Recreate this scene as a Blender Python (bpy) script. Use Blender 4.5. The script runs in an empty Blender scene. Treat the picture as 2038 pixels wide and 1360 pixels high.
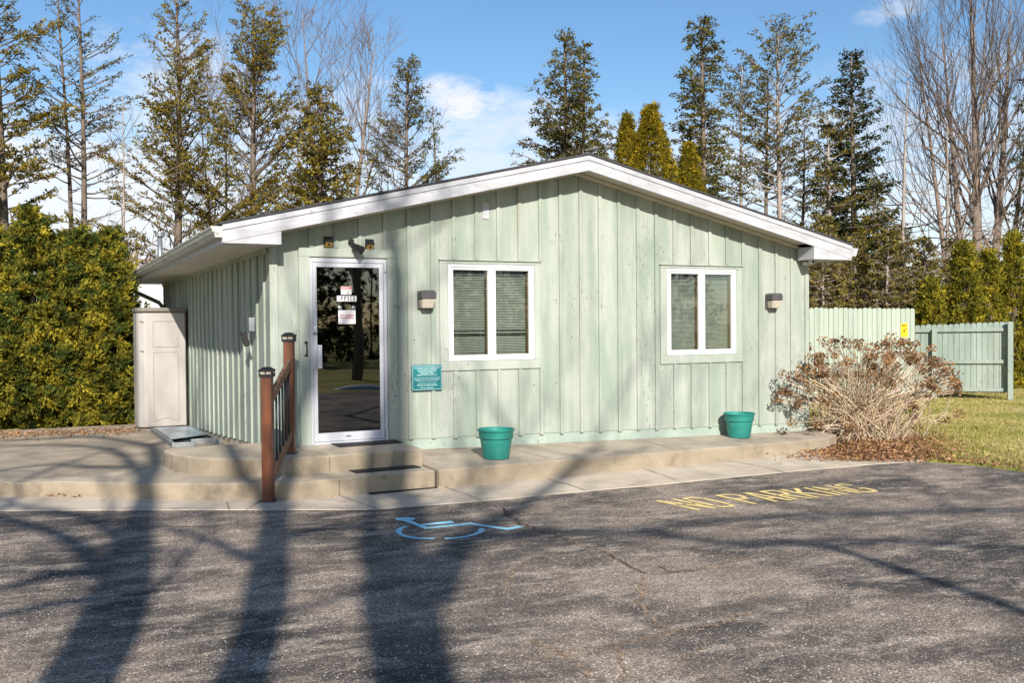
import bpy, math, random
import numpy as np
from mathutils import Matrix, Vector
random.seed(7)
R = np.random.default_rng(11)
S = bpy.context.scene
COL = S.collection

# ---------------------------------------------------------------- camera geometry
F, CX, CY = 1930.5, 1019.0, 680.0
A = np.array([3971.0, 71.0, F]); A /= np.linalg.norm(A)
B = np.array([-939.0, 30.0, F]); B -= A * (A @ B); B /= np.linalg.norm(B)
U = -np.cross(A, B)
if U[1] < 0: U = -U
M3 = np.array([A, B, U])
C = np.array([-2.79634046, -11.06947439, 1.38378006])
def ray(u, v): return M3 @ np.array([(u - CX) / F, (CY - v) / F, 1.0])
def onY(u, v, Y=0.0):
    r = ray(u, v); return C + r * (Y - C[1]) / r[1]
def onX(u, v, X):
    r = ray(u, v); return C + r * (X - C[0]) / r[0]
def onP(u, v, pl):                                  # plane z = a + b x + c y
    a, b, c = pl; r = ray(u, v)
    t = (a + b * C[0] + c * C[1] - C[2]) / (r[2] - b * r[0] - c * r[1]); return C + r * t
def onD(u, d, z):                                   # ground position seen in column u at depth d
    r = ray(u, 640); p = C + r * d; return np.array([p[0], p[1], z])
def hgt(u, v, d): return (C + ray(u, v) * d)[2]
P_ASPH = (-.385, -.0125, 0.0); P_WALK = (-.379, -.0125, 0.0)
P_PLAT = (-.126, -.0195, .036); P_TIER = (-.200, 0, 0); P_LAND = (-.02, 0, 0); P_PATIO = (-.20, 0, -.03)
def pz(pl, x, y): return pl[0] + pl[1] * x + pl[2] * y
SUN = np.array([.28, 1.0, -.57]); SUN /= np.linalg.norm(SUN)

# ---------------------------------------------------------------- helpers
def tag(o, label=None, cat=None, group=None, kind=None):
    if label: o['label'] = label
    if cat: o['category'] = cat
    if group: o['group'] = group
    if kind: o['kind'] = kind
    return o
def empty(name, loc, label, cat, group=None):
    o = bpy.data.objects.new(name, None); COL.objects.link(o); o.location = [float(v) for v in loc]
    o.empty_display_size = .1
    return tag(o, label, cat, group)
def origin(o):
    v = Vector((0, 0, 0))
    while o: v += o.location; o = o.parent
    return np.array(v)
def link(name, me, mat, parent=None, loc=None, smooth=False):
    o = bpy.data.objects.new(name, me); COL.objects.link(o)
    for m in (mat if isinstance(mat, (list, tuple)) else [mat]): me.materials.append(m)
    if parent: o.parent = parent
    elif loc is not None: o.location = [float(v) for v in loc]
    if smooth: me.polygons.foreach_set('use_smooth', [True] * len(me.polygons))
    return o
class MB:
    def __init__(s): s.v = []; s.f = []
    def add(s, vs, fs):
        n = len(s.v); s.v += [tuple(float(c) for c in p) for p in vs]; s.f += [[i + n for i in f] for f in fs]
    def box(s, x0, y0, z0, x1, y1, z1):
        v = [(x, y, z) for z in (z0, z1) for y in (y0, y1) for x in (x0, x1)]
        s.add(v, [(0, 2, 3, 1), (4, 5, 7, 6), (0, 1, 5, 4), (2, 6, 7, 3), (0, 4, 6, 2), (1, 3, 7, 5)]); return s
    def obox(s, c, ax, ay, az):                      # oriented box, half vectors
        c, ax, ay, az = map(np.array, (c, ax, ay, az))
        v = [c + i * ax + j * ay + k * az for k in (-1, 1) for j in (-1, 1) for i in (-1, 1)]
        s.add(v, [(0, 2, 3, 1), (4, 5, 7, 6), (0, 1, 5, 4), (2, 6, 7, 3), (0, 4, 6, 2), (1, 3, 7, 5)]); return s
    def bar(s, p, q, w, h, up=(0, 0, 1)):
        p, q = np.array(p, float), np.array(q, float); d = q - p; d /= np.linalg.norm(d)
        x = np.cross(d, up); x /= np.linalg.norm(x); y = np.cross(x, d)
        return s.obox((p + q) / 2, x * w / 2, (q - p) / 2, y * h / 2)
    def prism(s, poly, lo, hi):                      # poly [(x,y)], lo/hi numbers or functions of x,y
        fl = lo if callable(lo) else (lambda x, y: lo); fh = hi if callable(hi) else (lambda x, y: hi)
        n = len(poly)
        s.add([(x, y, fl(x, y)) for x, y in poly] + [(x, y, fh(x, y)) for x, y in poly],
              [list(range(n))[::-1], list(range(n, 2 * n))] + [(i, (i + 1) % n, n + (i + 1) % n, n + i) for i in range(n)]); return s
    def prismY(s, poly, y0, y1):                     # poly [(x,z)] extruded in y
        n = len(poly)
        s.add([(x, y0, z) for x, z in poly] + [(x, y1, z) for x, z in poly],
              [list(range(n)), list(range(n, 2 * n))[::-1]] + [(i, n + i, n + (i + 1) % n, (i + 1) % n) for i in range(n)]); return s
    def tube(s, pts, rad, n=6, cap=True):
        pts = [np.array(p, float) for p in pts]; m = len(pts)
        if not hasattr(rad, '__len__'): rad = [rad] * m
        b = len(s.v); ref = None
        for i, p in enumerate(pts):
            d = pts[min(i + 1, m - 1)] - pts[max(i - 1, 0)]; L = np.linalg.norm(d); d = d / L if L > 1e-9 else np.array([0, 0, 1.])
            if ref is None: ref = np.array([1., 0, 0]) if abs(d[0]) < .8 else np.array([0, 1., 0])
            x = ref - d * (ref @ d); x /= np.linalg.norm(x); y = np.cross(d, x); ref = x
            for k in range(n):
                a = 2 * math.pi * k / n; q = p + (x * math.cos(a) + y * math.sin(a)) * rad[i]; s.v.append((float(q[0]), float(q[1]), float(q[2])))
        for i in range(m - 1):
            for k in range(n):
                k2 = (k + 1) % n; s.f.append([b + i * n + k, b + i * n + k2, b + (i + 1) * n + k2, b + (i + 1) * n + k])
        if cap: s.f.append([b + k for k in range(n)][::-1]); s.f.append([b + (m - 1) * n + k for k in range(n)])
        return s
    def lathe(s, c, prof, n=24, close=False):        # prof [(r,z)]
        b = len(s.v)
        for r, z in prof:
            for k in range(n):
                a = 2 * math.pi * k / n; s.v.append((float(c[0] + r * math.cos(a)), float(c[1] + r * math.sin(a)), float(c[2] + z)))
        for i in range(len(prof) - 1):
            for k in range(n):
                k2 = (k + 1) % n; s.f.append([b + i * n + k, b + i * n + k2, b + (i + 1) * n + k2, b + (i + 1) * n + k])
        if close: s.f.append([b + k for k in range(n)][::-1]); s.f.append([b + (len(prof) - 1) * n + k for k in range(n)])
        return s
    def build(s, name, mat, parent=None, loc=None, smooth=False, bevel=0, seg=2):
        off = origin(parent) if parent else (np.array(loc, float) if loc is not None else np.zeros(3))
        me = bpy.data.meshes.new(name)
        me.from_pydata([(p[0] - off[0], p[1] - off[1], p[2] - off[2]) for p in s.v], [], s.f); me.update()
        o = link(name, me, mat, parent, loc, smooth)
        if bevel:
            md = o.modifiers.new('edge', 'BEVEL'); md.width = bevel; md.segments = seg; md.limit_method = 'ANGLE'; md.angle_limit = math.radians(40)
        return o
def nbuild(name, V, k, cols, mat, parent=None, loc=None):   # numpy faces of k verts each, colour per face
    off = origin(parent) if parent else (np.array(loc, float) if loc is not None else np.zeros(3))
    V = (np.asarray(V, dtype=np.float64) - off).astype(np.float32); n = len(V); nf = n // k
    me = bpy.data.meshes.new(name)
    me.vertices.add(n); me.vertices.foreach_set('co', V.ravel())
    me.loops.add(n); me.loops.foreach_set('vertex_index', np.arange(n, dtype=np.int32))
    me.polygons.add(nf); me.polygons.foreach_set('loop_start', np.arange(0, n, k, dtype=np.int32))
    me.update(calc_edges=True)
    if cols is not None:
        at = me.attributes.new('Col', 'FLOAT_COLOR', 'FACE'); c = np.ones((nf, 4), np.float32); c[:, :3] = cols; at.data.foreach_set('color', c.ravel())
    return link(name, me, mat, parent, loc)
def unit(v): return v / np.maximum(np.linalg.norm(v, axis=-1, keepdims=True), 1e-9)
def leaves(P, D, L, wr, fold=0.0):                         # rhombus leaves
    N = len(P); W = unit(np.cross(D, R.normal(size=(N, 3)))) * (L * wr)[:, None]; D = D * L[:, None]
    mid = P + D * .45
    if fold: mid = mid + np.cross(unit(D), unit(W)) * (L * fold)[:, None]
    return np.stack([P, mid + W, P + D, mid - W], 1).reshape(-1, 3)

# ---------------------------------------------------------------- materials
def nt(name):
    m = bpy.data.materials.new(name); m.use_nodes = True; t = m.node_tree; t.nodes.clear()
    out = t.nodes.new('ShaderNodeOutputMaterial'); return m, t, out
def nd(t, typ, **kw):
    n = t.nodes.new(typ)
    for k, v in kw.items():
        if k.startswith('i_'):
            key = k[2:]; n.inputs[int(key) if key.isdigit() else key.replace('_', ' ')].default_value = v
        else: setattr(n, k, v)
    return n
def c4(c): return (c[0], c[1], c[2], 1.0)
def coords(t, scale=(1, 1, 1)):
    tc = nd(t, 'ShaderNodeTexCoord'); mp = nd(t, 'ShaderNodeMapping'); mp.inputs['Scale'].default_value = scale
    t.links.new(tc.outputs['Object'], mp.inputs[0]); return mp.outputs[0]
def noise(t, vec, scale, detail=4, rough=.6):
    n = nd(t, 'ShaderNodeTexNoise'); n.inputs['Scale'].default_value = scale; n.inputs['Detail'].default_value = detail; n.inputs['Roughness'].default_value = rough
    if vec is not None: t.links.new(vec, n.inputs['Vector'])
    return n.outputs['Fac']
def ramp(t, fac, stops):
    r = nd(t, 'ShaderNodeValToRGB'); e = r.color_ramp.elements
    while len(e) < len(stops): e.new(.5)
    for x, (p, c) in zip(e, stops):
        x.position = p; x.color = c4(c) if hasattr(c, '__len__') else (c, c, c, 1)
    t.links.new(fac, r.inputs[0]); return r.outputs['Color']
def mix(t, fac, a, b, mode='MIX'):
    m = nd(t, 'ShaderNodeMix', data_type='RGBA', blend_type=mode)
    for s, v in ((m.inputs[0], fac), (m.inputs[6], a), (m.inputs[7], b)):
        if hasattr(v, 'is_linked') or hasattr(v, 'links'): t.links.new(v, s)
        else: s.default_value = v if not hasattr(v, '__len__') else c4(v)
    return m.outputs[2]
def math_(t, op, a, b=None):
    m = nd(t, 'ShaderNodeMath', operation=op)
    for i, v in enumerate((a, b)):
        if v is None: continue
        if hasattr(v, 'links'): t.links.new(v, m.inputs[i])
        else: m.inputs[i].default_value = v
    return m.outputs[0]
def finish(m, t, out, col, rough=.7, spec=.3, bump=None, bstr=.3, bdist=.01, metal=0.0):
    p = nd(t, 'ShaderNodeBsdfPrincipled')
    if hasattr(col, 'links'): t.links.new(col, p.inputs['Base Color'])
    else: p.inputs['Base Color'].default_value = c4(col)
    if hasattr(rough, 'links'): t.links.new(rough, p.inputs['Roughness'])
    else: p.inputs['Roughness'].default_value = rough
    p.inputs['Specular IOR Level'].default_value = spec; p.inputs['Metallic'].default_value = metal
    if bump is not None:
        b = nd(t, 'ShaderNodeBump'); b.inputs['Strength'].default_value = bstr; b.inputs['Distance'].default_value = bdist
        t.links.new(bump, b.inputs['Height']); t.links.new(b.outputs[0], p.inputs['Normal'])
    t.links.new(p.outputs[0], out.inputs[0]); return m
def pmat(name, c1, c2=None, scale=4, stretch=(1, 1, 1), rough=.7, spec=.3, bstr=0, metal=0, lo=.35, hi=.65, dirt=None, dlo=.62, dhi=.72, dscale=10):
    m, t, out = nt(name); v = coords(t, stretch); f = noise(t, v, scale, 6)
    col = ramp(t, f, [(lo, c1), (hi, c2 or tuple(x * .8 for x in c1))])
    if dirt:
        f2 = noise(t, v, dscale, 8, .7); col = mix(t, ramp(t, f2, [(dlo, 0.), (dhi, 1.)]), col, dirt)
    return finish(m, t, out, col, rough, spec, noise(t, v, scale * 6, 4) if bstr else None, bstr, .01, metal)
def foliage_mat(name, trans=.35, rough=.6):
    m, t, out = nt(name); a = nd(t, 'ShaderNodeAttribute', attribute_name='Col')
    d = nd(t, 'ShaderNodeBsdfDiffuse'); tr = nd(t, 'ShaderNodeBsdfTranslucent'); mx = nd(t, 'ShaderNodeMixShader', i_0=trans)
    for s in (d, tr): t.links.new(a.outputs['Color'], s.inputs['Color'])
    t.links.new(d.outputs[0], mx.inputs[1]); t.links.new(tr.outputs[0], mx.inputs[2]); t.links.new(mx.outputs[0], out.inputs[0]); return m
def attr_mat(name, rough=.8):
    m, t, out = nt(name); a = nd(t, 'ShaderNodeAttribute', attribute_name='Col'); return finish(m, t, out, a.outputs['Color'], rough, .2)

def wall_mat(name, base, alt, horiz='X', chips=True, pitch=.2985, shift=0.05):
    m, t, out = nt(name); tc = nd(t, 'ShaderNodeTexCoord'); sep = nd(t, 'ShaderNodeSeparateXYZ'); t.links.new(tc.outputs['Object'], sep.inputs[0])
    b = math_(t, 'FLOOR', math_(t, 'DIVIDE', math_(t, 'ADD', sep.outputs[horiz], shift), pitch))
    wn = nd(t, 'ShaderNodeTexWhiteNoise', noise_dimensions='1D'); t.links.new(b, wn.inputs['W'])
    streak = noise(t, coords(t, (3.2, 3.2, .35)), 1.6, 5, .6); grain = noise(t, coords(t, (70, 70, 3)), 1.0, 4, .65)
    blotch = noise(t, coords(t, (1, 1, .8)), 1.3, 5)
    fade = noise(t, coords(t, (1.1, 1.1, .5)), 1.1, 6, .7); col = ramp(t, math_(t, 'ADD', math_(t, 'MULTIPLY', streak, .6), math_(t, 'MULTIPLY', fade, .4)), [(.42, base), (.57, alt)])
    col = mix(t, math_(t, 'MULTIPLY', blotch, .5), col, tuple(x * y for x, y in zip(base, (1.02, .97, .93))))
    var = math_(t, 'ADD', math_(t, 'MULTIPLY', wn.outputs['Value'], .13), .92)
    g = math_(t, 'ADD', math_(t, 'MULTIPLY', grain, .24), .88)
    col = mix(t, 1.0, col, math_(t, 'MULTIPLY', var, g), 'MULTIPLY')
    if chips:
        vd = nd(t, 'ShaderNodeTexVoronoi'); vd.inputs['Scale'].default_value = 5.5; t.links.new(tc.outputs['Object'], vd.inputs['Vector']); sd_ = nd(t, 'ShaderNodeSeparateColor'); t.links.new(vd.outputs['Color'], sd_.inputs[0])
        col = mix(t, math_(t, 'MULTIPLY', math_(t, 'LESS_THAN', vd.outputs['Distance'], .055), math_(t, 'GREATER_THAN', sd_.outputs[0], .5)), col, (.06, .055, .045))
        ch = noise(t, coords(t, (55, 55, 11)), 1.0, 5, .6); patch = noise(t, coords(t, (1.4, 1.4, .55)), 1.3, 2)
        fac = math_(t, 'MULTIPLY', ramp(t, ch, [(.60, 0.), (.63, 1.)]), ramp(t, patch, [(.48, .0), (.64, 1.)]))
        col = mix(t, fac, col, (.17, .145, .12))
        st = noise(t, coords(t, (16, 16, .5)), 1.0, 3); pt = noise(t, coords(t, (.9, .9, .5)), 1.7, 2)
        col = mix(t, math_(t, 'MULTIPLY', ramp(t, st, [(.56, 0.), (.68, .55)]), ramp(t, pt, [(.45, 0.), (.60, 1.)])), col, (.27, .27, .20))
    return finish(m, t, out, col, .65, .3, grain, .25, .004)

GREEN, GREEN2 = (.25, .300, .25), (.385, .408, .365)
M = {}
M['wall'] = wall_mat('weathered_green_paint', GREEN, GREEN2)
M['wall_side'] = wall_mat('weathered_green_paint_side', GREEN, GREEN2, 'Y', True, .42, .1)
M['trim'] = wall_mat('green_trim_paint', (.31, .355, .305), (.39, .42, .375), 'X', True, 9)
M['found'] = pmat('painted_foundation', (.345, .405, .35), (.26, .32, .275), 3, rough=.8, bstr=.3, dirt=(.20, .19, .145), dlo=.58, dhi=.70)
M['fascia'] = pmat('aged_white_metal', (.465, .465, .49), (.36, .36, .38), 3, (1, 1, 3), .5, .4, dirt=(.25, .24, .23), dlo=.60, dhi=.70, dscale=12)
M['gutter'] = pmat('dirty_gutter_metal', (.50, .49, .45), (.40, .39, .35), 4, (1, .4, 2), .5, .4, dirt=(.06, .06, .05), dlo=.56, dhi=.66, dscale=9)
M['soffit'] = pmat('soffit_vinyl', (.60, .57, .48), (.54, .51, .43), 3, rough=.6)
M['shingle'] = pmat('dark_shingles', (.035, .035, .04), (.07, .07, .075), 30, rough=.95, bstr=.5)
M['vinyl'] = pmat('white_vinyl', (.66, .66, .68), (.61, .61, .63), 3, rough=.35, spec=.5)
M['alu'] = pmat('door_aluminium', (.56, .57, .61), (.46, .47, .52), 2, (1, 1, .3), .38, .5, metal=.25)
M['galv'] = pmat('galvanised_metal', (.34, .36, .38), (.21, .23, .25), 6, rough=.4, metal=.6)
M['dark'] = pmat('black_plastic', (.012, .012, .013), (.02, .02, .021), 5, rough=.45, spec=.4)
M['interior'] = pmat('dark_interior', (.10, .095, .085), (.07, .066, .06), 2, rough=.9)
M['brownwood'] = pmat('brown_inner_frame', (.16, .10, .06), (.10, .06, .035), 4, (1, 1, .3), .5)
M['blind'] = pmat('blind_slats', (.33, .35, .315), (.28, .30, .27), 3, rough=.5)
M['bronze'] = pmat('bronze_lamp_housing', (.085, .08, .085), (.06, .055, .06), 8, rough=.5, spec=.4)
M['lens'] = pmat('frosted_lens', (.42, .38, .30), (.50, .46, .37), 40, (1, 1, .1), .25, .6)
M['yellow'] = pmat('yellow_lamp_panel', (.60, .38, .07), (.5, .30, .05), 20, rough=.4)
M['teal'] = pmat('teal_sign_plate', (.008, .16, .17), (.006, .12, .135), 3, rough=.5, spec=.4)
M['tealtext'] = pmat('pale_sign_lettering', (.55, .75, .75), None, 3)
M['white'] = pmat('white_sign', (.78, .76, .76), (.70, .68, .68), 5, rough=.5)
M['ink'] = pmat('black_ink', (.015, .015, .015), None, 3)
M['red'] = pmat('red_ink', (.45, .03, .03), None, 3)
M['signyellow'] = pmat('yellow_sign', (.80, .50, .015), (.72, .43, .01), 4, rough=.5)
M['post'] = pmat('reddish_stained_wood', (.165, .052, .02), (.075, .025, .012), 2.5, (4, 4, .6), .45, .45, bstr=.15, dirt=(.34, .13, .04), dlo=.62, dhi=.75, dscale=5)
M['rail'] = pmat('weathered_brown_rail', (.24, .13, .078), (.125, .066, .042), 5, (2, 2, 6), .65, .3, bstr=.2)
M['balu'] = pmat('black_baluster', (.012, .02, .024), None, 4, rough=.35, spec=.5)
M['pot'] = pmat('green_plastic_pot', (.022, .22, .18), (.016, .17, .14), 3, (1, 1, 2), .42, .4, dirt=(.16, .30, .25), dlo=.60, dhi=.72, dscale=8)
M['soil'] = pmat('dry_soil', (.07, .05, .035), None, 20)
M['rubber'] = pmat('black_rubber', (.018, .018, .02), (.035, .034, .034), 40, rough=.85, bstr=.4)
M['shed'] = pmat('beige_plastic', (.41, .385, .355), (.35, .325, .30), 1.6, (1, 1, .5), .55, .35, dirt=(.24, .20, .17), dlo=.60, dhi=.8, dscale=3)
M['shedtop'] = pmat('grey_shed_lid', (.22, .20, .17), (.17, .155, .13), 4, rough=.6)
M['panel'] = pmat('pale_blue_sheet', (.42, .50, .54), (.25, .33, .37), 1.5, rough=.3, spec=.5)
M['whitewall'] = pmat('white_siding', (.66, .65, .63), (.58, .57, .55), 3, (6, 6, .5), .7)
M['fence'] = wall_mat('pale_green_fence', (.305, .365, .305), (.385, .43, .37), 'X', True, .105)
M['fence_old'] = wall_mat('grey_teal_fence', (.215, .275, .24), (.30, .35, .31), 'X', True, .105)
M['bark'] = pmat('conifer_bark', (.20, .155, .12), (.095, .075, .06), 5, (3, 3, .6), .9, .1, bstr=.5)
M['bark_pale'] = pmat('pale_grey_bark', (.37, .31, .265), (.20, .165, .135), 3, (3, 3, .6), .9, .1, bstr=.4)
M['twig'] = pmat('reddish_twigs', (.215, .165, .14), (.15, .115, .098), 3, rough=.9, spec=.1)
M['bark_grey'] = pmat('grey_brown_bark', (.27, .21, .17), (.15, .115, .095), 3, (3, 3, .5), .9, .1, bstr=.4)
M['stem'] = attr_mat('dry_stems'); M['fol'] = foliage_mat('conifer_foliage'); M['dry'] = foliage_mat('dry_leaf', .2)
M['grassm'] = foliage_mat('grass_blades', .3)
M['blue'] = pmat('worn_blue_paint', (.24, .60, .80), (.38, .68, .76), 9, rough=.8, dirt=(.10, .13, .14), dlo=.60, dhi=.68, dscale=16)
M['ypaint'] = pmat('worn_yellow_paint', (.85, .64, .26), (.70, .53, .22), 9, rough=.8, dirt=(.15, .12, .09), dlo=.64, dhi=.72, dscale=18)
M['crack'] = pmat('dark_crack', (.035, .03, .026), (.11, .085, .065), 9, rough=.95)
M['sand'] = pmat('sandy_crack_fill', (.36, .25, .155), (.17, .125, .09), 14, rough=.95)
M['joint'] = pmat('concrete_joint', (.14, .11, .085), (.22, .18, .14), 9, rough=.95)
M['snow'] = pmat('old_snow', (.7, .72, .76), None, 3, rough=.6)

def asphalt():
    m, t, out = nt('worn_asphalt'); v = coords(t)
    big = noise(t, v, .75, 7, .66); mid = noise(t, coords(t, (1.0, 2.2, 1)), 2.3, 6, .7); fine = noise(t, v, 48, 4, .7)
    col = ramp(t, big, [(.38, (.066, .058, .054)), (.50, (.150, .123, .102)), (.60, (.29, .228, .178))])
    col = mix(t, ramp(t, mid, [(.48, 0.), (.66, .85)]), col, (.43, .35, .28))
    vo = nd(t, 'ShaderNodeTexVoronoi'); vo.inputs['Scale'].default_value = 62; t.links.new(v, vo.inputs['Vector'])
    sc = nd(t, 'ShaderNodeSeparateColor'); t.links.new(vo.outputs['Color'], sc.inputs[0])
    st = math_(t, 'MULTIPLY', math_(t, 'LESS_THAN', vo.outputs['Distance'], .30), math_(t, 'GREATER_THAN', sc.outputs[0], .66))
    st = math_(t, 'MULTIPLY', st, ramp(t, noise(t, v, 1.7, 4, .6), [(.36, .15), (.58, 1.0)]))
    col = mix(t, st, col, (.72, .62, .52))
    dk = math_(t, 'MULTIPLY', math_(t, 'LESS_THAN', vo.outputs['Distance'], .45), math_(t, 'LESS_THAN', sc.outputs[1], .30))
    col = mix(t, math_(t, 'MULTIPLY', dk, .55), col, (.040, .038, .038))
    v2 = nd(t, 'ShaderNodeTexVoronoi'); v2.inputs['Scale'].default_value = 135; t.links.new(v, v2.inputs['Vector'])
    s2 = nd(t, 'ShaderNodeSeparateColor'); t.links.new(v2.outputs['Color'], s2.inputs[0])
    col = mix(t, 1.0, col, ramp(t, s2.outputs[0], [(.0, .5), (.55, .92), (.82, 1.1), (1.0, 2.2)]), 'MULTIPLY')
    col = mix(t, 1.0, col, math_(t, 'ADD', math_(t, 'MULTIPLY', fine, .8), .6), 'MULTIPLY')
    return finish(m, t, out, col, .88, .22, fine, .6, .006)
M['asphalt'] = asphalt()
def concrete(name, a, b, agg=0.0, dark=None):
    m, t, out = nt(name); v = coords(t)
    col = ramp(t, noise(t, coords(t, (1, 1, 2.2)), 1.6, 7, .68), [(.32, b), (.62, a)])
    fine = noise(t, v, 60, 4, .7); col = mix(t, 1.0, col, math_(t, 'ADD', math_(t, 'MULTIPLY', fine, .36), .82), 'MULTIPLY')
    if dark: col = mix(t, ramp(t, noise(t, v, 3.2, 6, .7), [(.55, 0.), (.70, .75)]), col, dark)
    if agg:
        vo = nd(t, 'ShaderNodeTexVoronoi'); vo.inputs['Scale'].default_value = 170; t.links.new(v, vo.inputs['Vector'])
        sc = nd(t, 'ShaderNodeSeparateColor'); t.links.new(vo.outputs['Color'], sc.inputs[0])
        col = mix(t, math_(t, 'MULTIPLY', math_(t, 'GREATER_THAN', sc.outputs[0], .74), agg), col, (.24, .19, .13))
    return finish(m, t, out, col, .85, .25, fine, .35, .004)
M['walk'] = concrete('pale_concrete', (.56, .475, .375), (.43, .355, .275), 0, (.31, .25, .19))
M['step'] = concrete('step_concrete', (.52, .44, .335), (.38, .315, .235), .45, (.29, .235, .17))
M['riser'] = concrete('darker_riser_concrete', (.335, .28, .205), (.25, .205, .145), .4, (.165, .13, .09))
M['plat'] = concrete('aged_concrete', (.46, .39, .305), (.31, .26, .20), .25, (.20, .165, .125))
M['patio'] = concrete('old_patio_concrete', (.45, .37, .275), (.27, .22, .165), .1, (.17, .14, .11))
def lawn():
    m, t, out = nt('spring_lawn'); v = coords(t)
    col = ramp(t, noise(t, v, .8, 6, .65), [(.32, (.17, .20, .035)), (.48, (.33, .29, .08)), (.66, (.50, .40, .18))])
    col = mix(t, 1.0, col, math_(t, 'ADD', math_(t, 'MULTIPLY', noise(t, v, 30, 4, .7), 1.1), .45), 'MULTIPLY')
    return finish(m, t, out, col, .95, .1, noise(t, v, 25, 3), .6, .03)
M['lawn'] = lawn()
def glass(name, tint, ior=1.5, gain=1.0):
    m, t, out = nt(name); fr = nd(t, 'ShaderNodeFresnel'); fr.inputs['IOR'].default_value = ior
    tr = nd(t, 'ShaderNodeBsdfTransparent'); tr.inputs[0].default_value = c4(tint); gl = nd(t, 'ShaderNodeBsdfGlossy'); gl.inputs['Roughness'].default_value = .012
    gl.inputs['Color'].default_value = (.95, .97, 1, 1); mx = nd(t, 'ShaderNodeMixShader'); t.links.new(math_(t, 'MULTIPLY', fr.outputs[0], gain), mx.inputs[0])
    b = nd(t, 'ShaderNodeBump'); b.inputs['Strength'].default_value = .05; b.inputs['Distance'].default_value = .02; t.links.new(noise(t, coords(t), 1.6, 1), b.inputs['Height']); t.links.new(b.outputs[0], gl.inputs['Normal'])
    t.links.new(tr.outputs[0], mx.inputs[1]); t.links.new(gl.outputs[0], mx.inputs[2]); t.links.new(mx.outputs[0], out.inputs[0]); return m
M['doorglass'] = glass('shade_tinted_door_glass', (.10, .10, .10), 1.6, 2.3)  # dark tint puts the dimness of the room behind into the glass colour
M['winglass'] = glass('window_glass', (.93, .96, .94), 1.5, 1.1)

# ---------------------------------------------------------------- text
def text(name, s, size, x, y, z, mat, parent, width=None, bold=.012):
    cu = bpy.data.curves.new('lettering', 'FONT'); cu.body = s; cu.size = 1.0; cu.align_x = 'CENTER'; cu.align_y = 'CENTER'; cu.resolution_u = 2; cu.offset = bold
    ob = bpy.data.objects.new('lettering_source', cu); COL.objects.link(ob); bpy.context.view_layer.update()
    me = bpy.data.meshes.new_from_object(ob.evaluated_get(bpy.context.evaluated_depsgraph_get()))
    bpy.data.objects.remove(ob); bpy.data.curves.remove(cu)
    n = len(me.vertices); co = np.zeros(n * 3); me.vertices.foreach_get('co', co); co = co.reshape(-1, 3)
    w = co[:, 0].max() - co[:, 0].min(); sx = (width / w) if width else size
    off = origin(parent)
    V = np.stack([x + co[:, 0] * sx, np.full(n, y), z + co[:, 1] * size], 1) - off
    me.vertices.foreach_set('co', V.ravel()); me.materials.clear(); me.update()
    return link(name, me, mat, parent)

# ================================================================ SETTING: ground, lot, concrete
asph_edge = [onP(u, v, P_ASPH)[:2] for u, v in [(300, 1016.5), (540, 1016), (700, 1016), (748, 1015), (850, 1007), (960, 998.5), (1130, 982), (1300, 967), (1450, 952), (1600, 937), (1720, 927), (1825, 919)]]
right_edge = [onP(u, v, P_ASPH)[:2] for u, v in [(1860, 921), (1940, 928), (2038, 940)]]
AE = [np.array([-30, 5.5]), np.array([-9, 2.2]), np.array([-5.4, .75])] + [onP(0, 1018, P_ASPH)[:2]] + asph_edge + right_edge + [np.array([9.6, -7.6]), np.array([13, -9.5]), np.array([45, -12]), np.array([45, -16.5]), np.array([9, -15]), np.array([2, -13.2]), np.array([-8, -12.6]), np.array([-30, -12])]
def sd_poly(px, py, poly):                         # signed distance, + outside
    poly = np.array(poly); n = len(poly); d = np.full(px.shape, 1e9); ins = np.zeros(px.shape, bool)
    for i in range(n):
        a, b = poly[i], poly[(i + 1) % n]; e = b - a; wx, wy = px - a[0], py - a[1]
        h = np.clip((wx * e[0] + wy * e[1]) / (e @ e), 0, 1); d = np.minimum(d, np.hypot(wx - e[0] * h, wy - e[1] * h))
        c = ((a[1] <= py) & (py < b[1])) | ((b[1] <= py) & (py < a[1]))
        xi = a[0] + (py - a[1]) / (b[1] - a[1] + 1e-12) * e[0]; ins ^= c & (px < xi)
    return np.where(ins, -d, d)
def gz(x, y):                                      # lawn height
    x = np.asarray(x, float); y = np.asarray(y, float); sd = sd_poly(x, y, AE)
    base = -.385 - .0125 * np.clip(x, -8, 9) ; base = np.where(x > 9, base + np.clip((x - 9) * .004, 0, .03), base)
    h = base + np.clip(sd * .25, -.06, .02)
    bld = (x < 7.6) & (x > -9) & (y > -3) & (y < 12)
    h = np.where(bld & (sd > -.5), base - .12, h)
    und = np.sin(x * .31 + 1) * np.cos(y * .27) * .05
    return h + np.clip((sd - 1.5) * .2, 0, 1) * und
def axis(fine0, fine1, step, far0, far1):
    a = list(np.arange(fine0, fine1, step)); s = step; p = fine1
    while p < far1: a.append(p); s *= 1.25; p += s
    a.append(far1); s = step; p = fine0 - s; l = []
    while p > far0: l.append(p); s *= 1.25; p -= s
    l.append(far0); return np.array(l[::-1] + a)
gx, gy = axis(6.5, 12, .16, -400, 400), axis(-8, 3, .16, -400, 500)
X, Y = np.meshgrid(gx, gy); Z = gz(X, Y); nx = len(gx)
gm = MB(); gm.v = [(float(a), float(b), float(c)) for a, b, c in zip(X.ravel(), Y.ravel(), Z.ravel())]
gm.f = [[j * nx + i, j * nx + i + 1, (j + 1) * nx + i + 1, (j + 1) * nx + i] for j in range(len(gy) - 1) for i in range(nx - 1)]
tag(gm.build('ground', M['lawn'], smooth=True), kind='structure')
lot = MB().prism([tuple(p) for p in AE][::-1], lambda x, y: pz(P_ASPH, x, y) - .05, lambda x, y: pz(P_ASPH, x, y))
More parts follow.
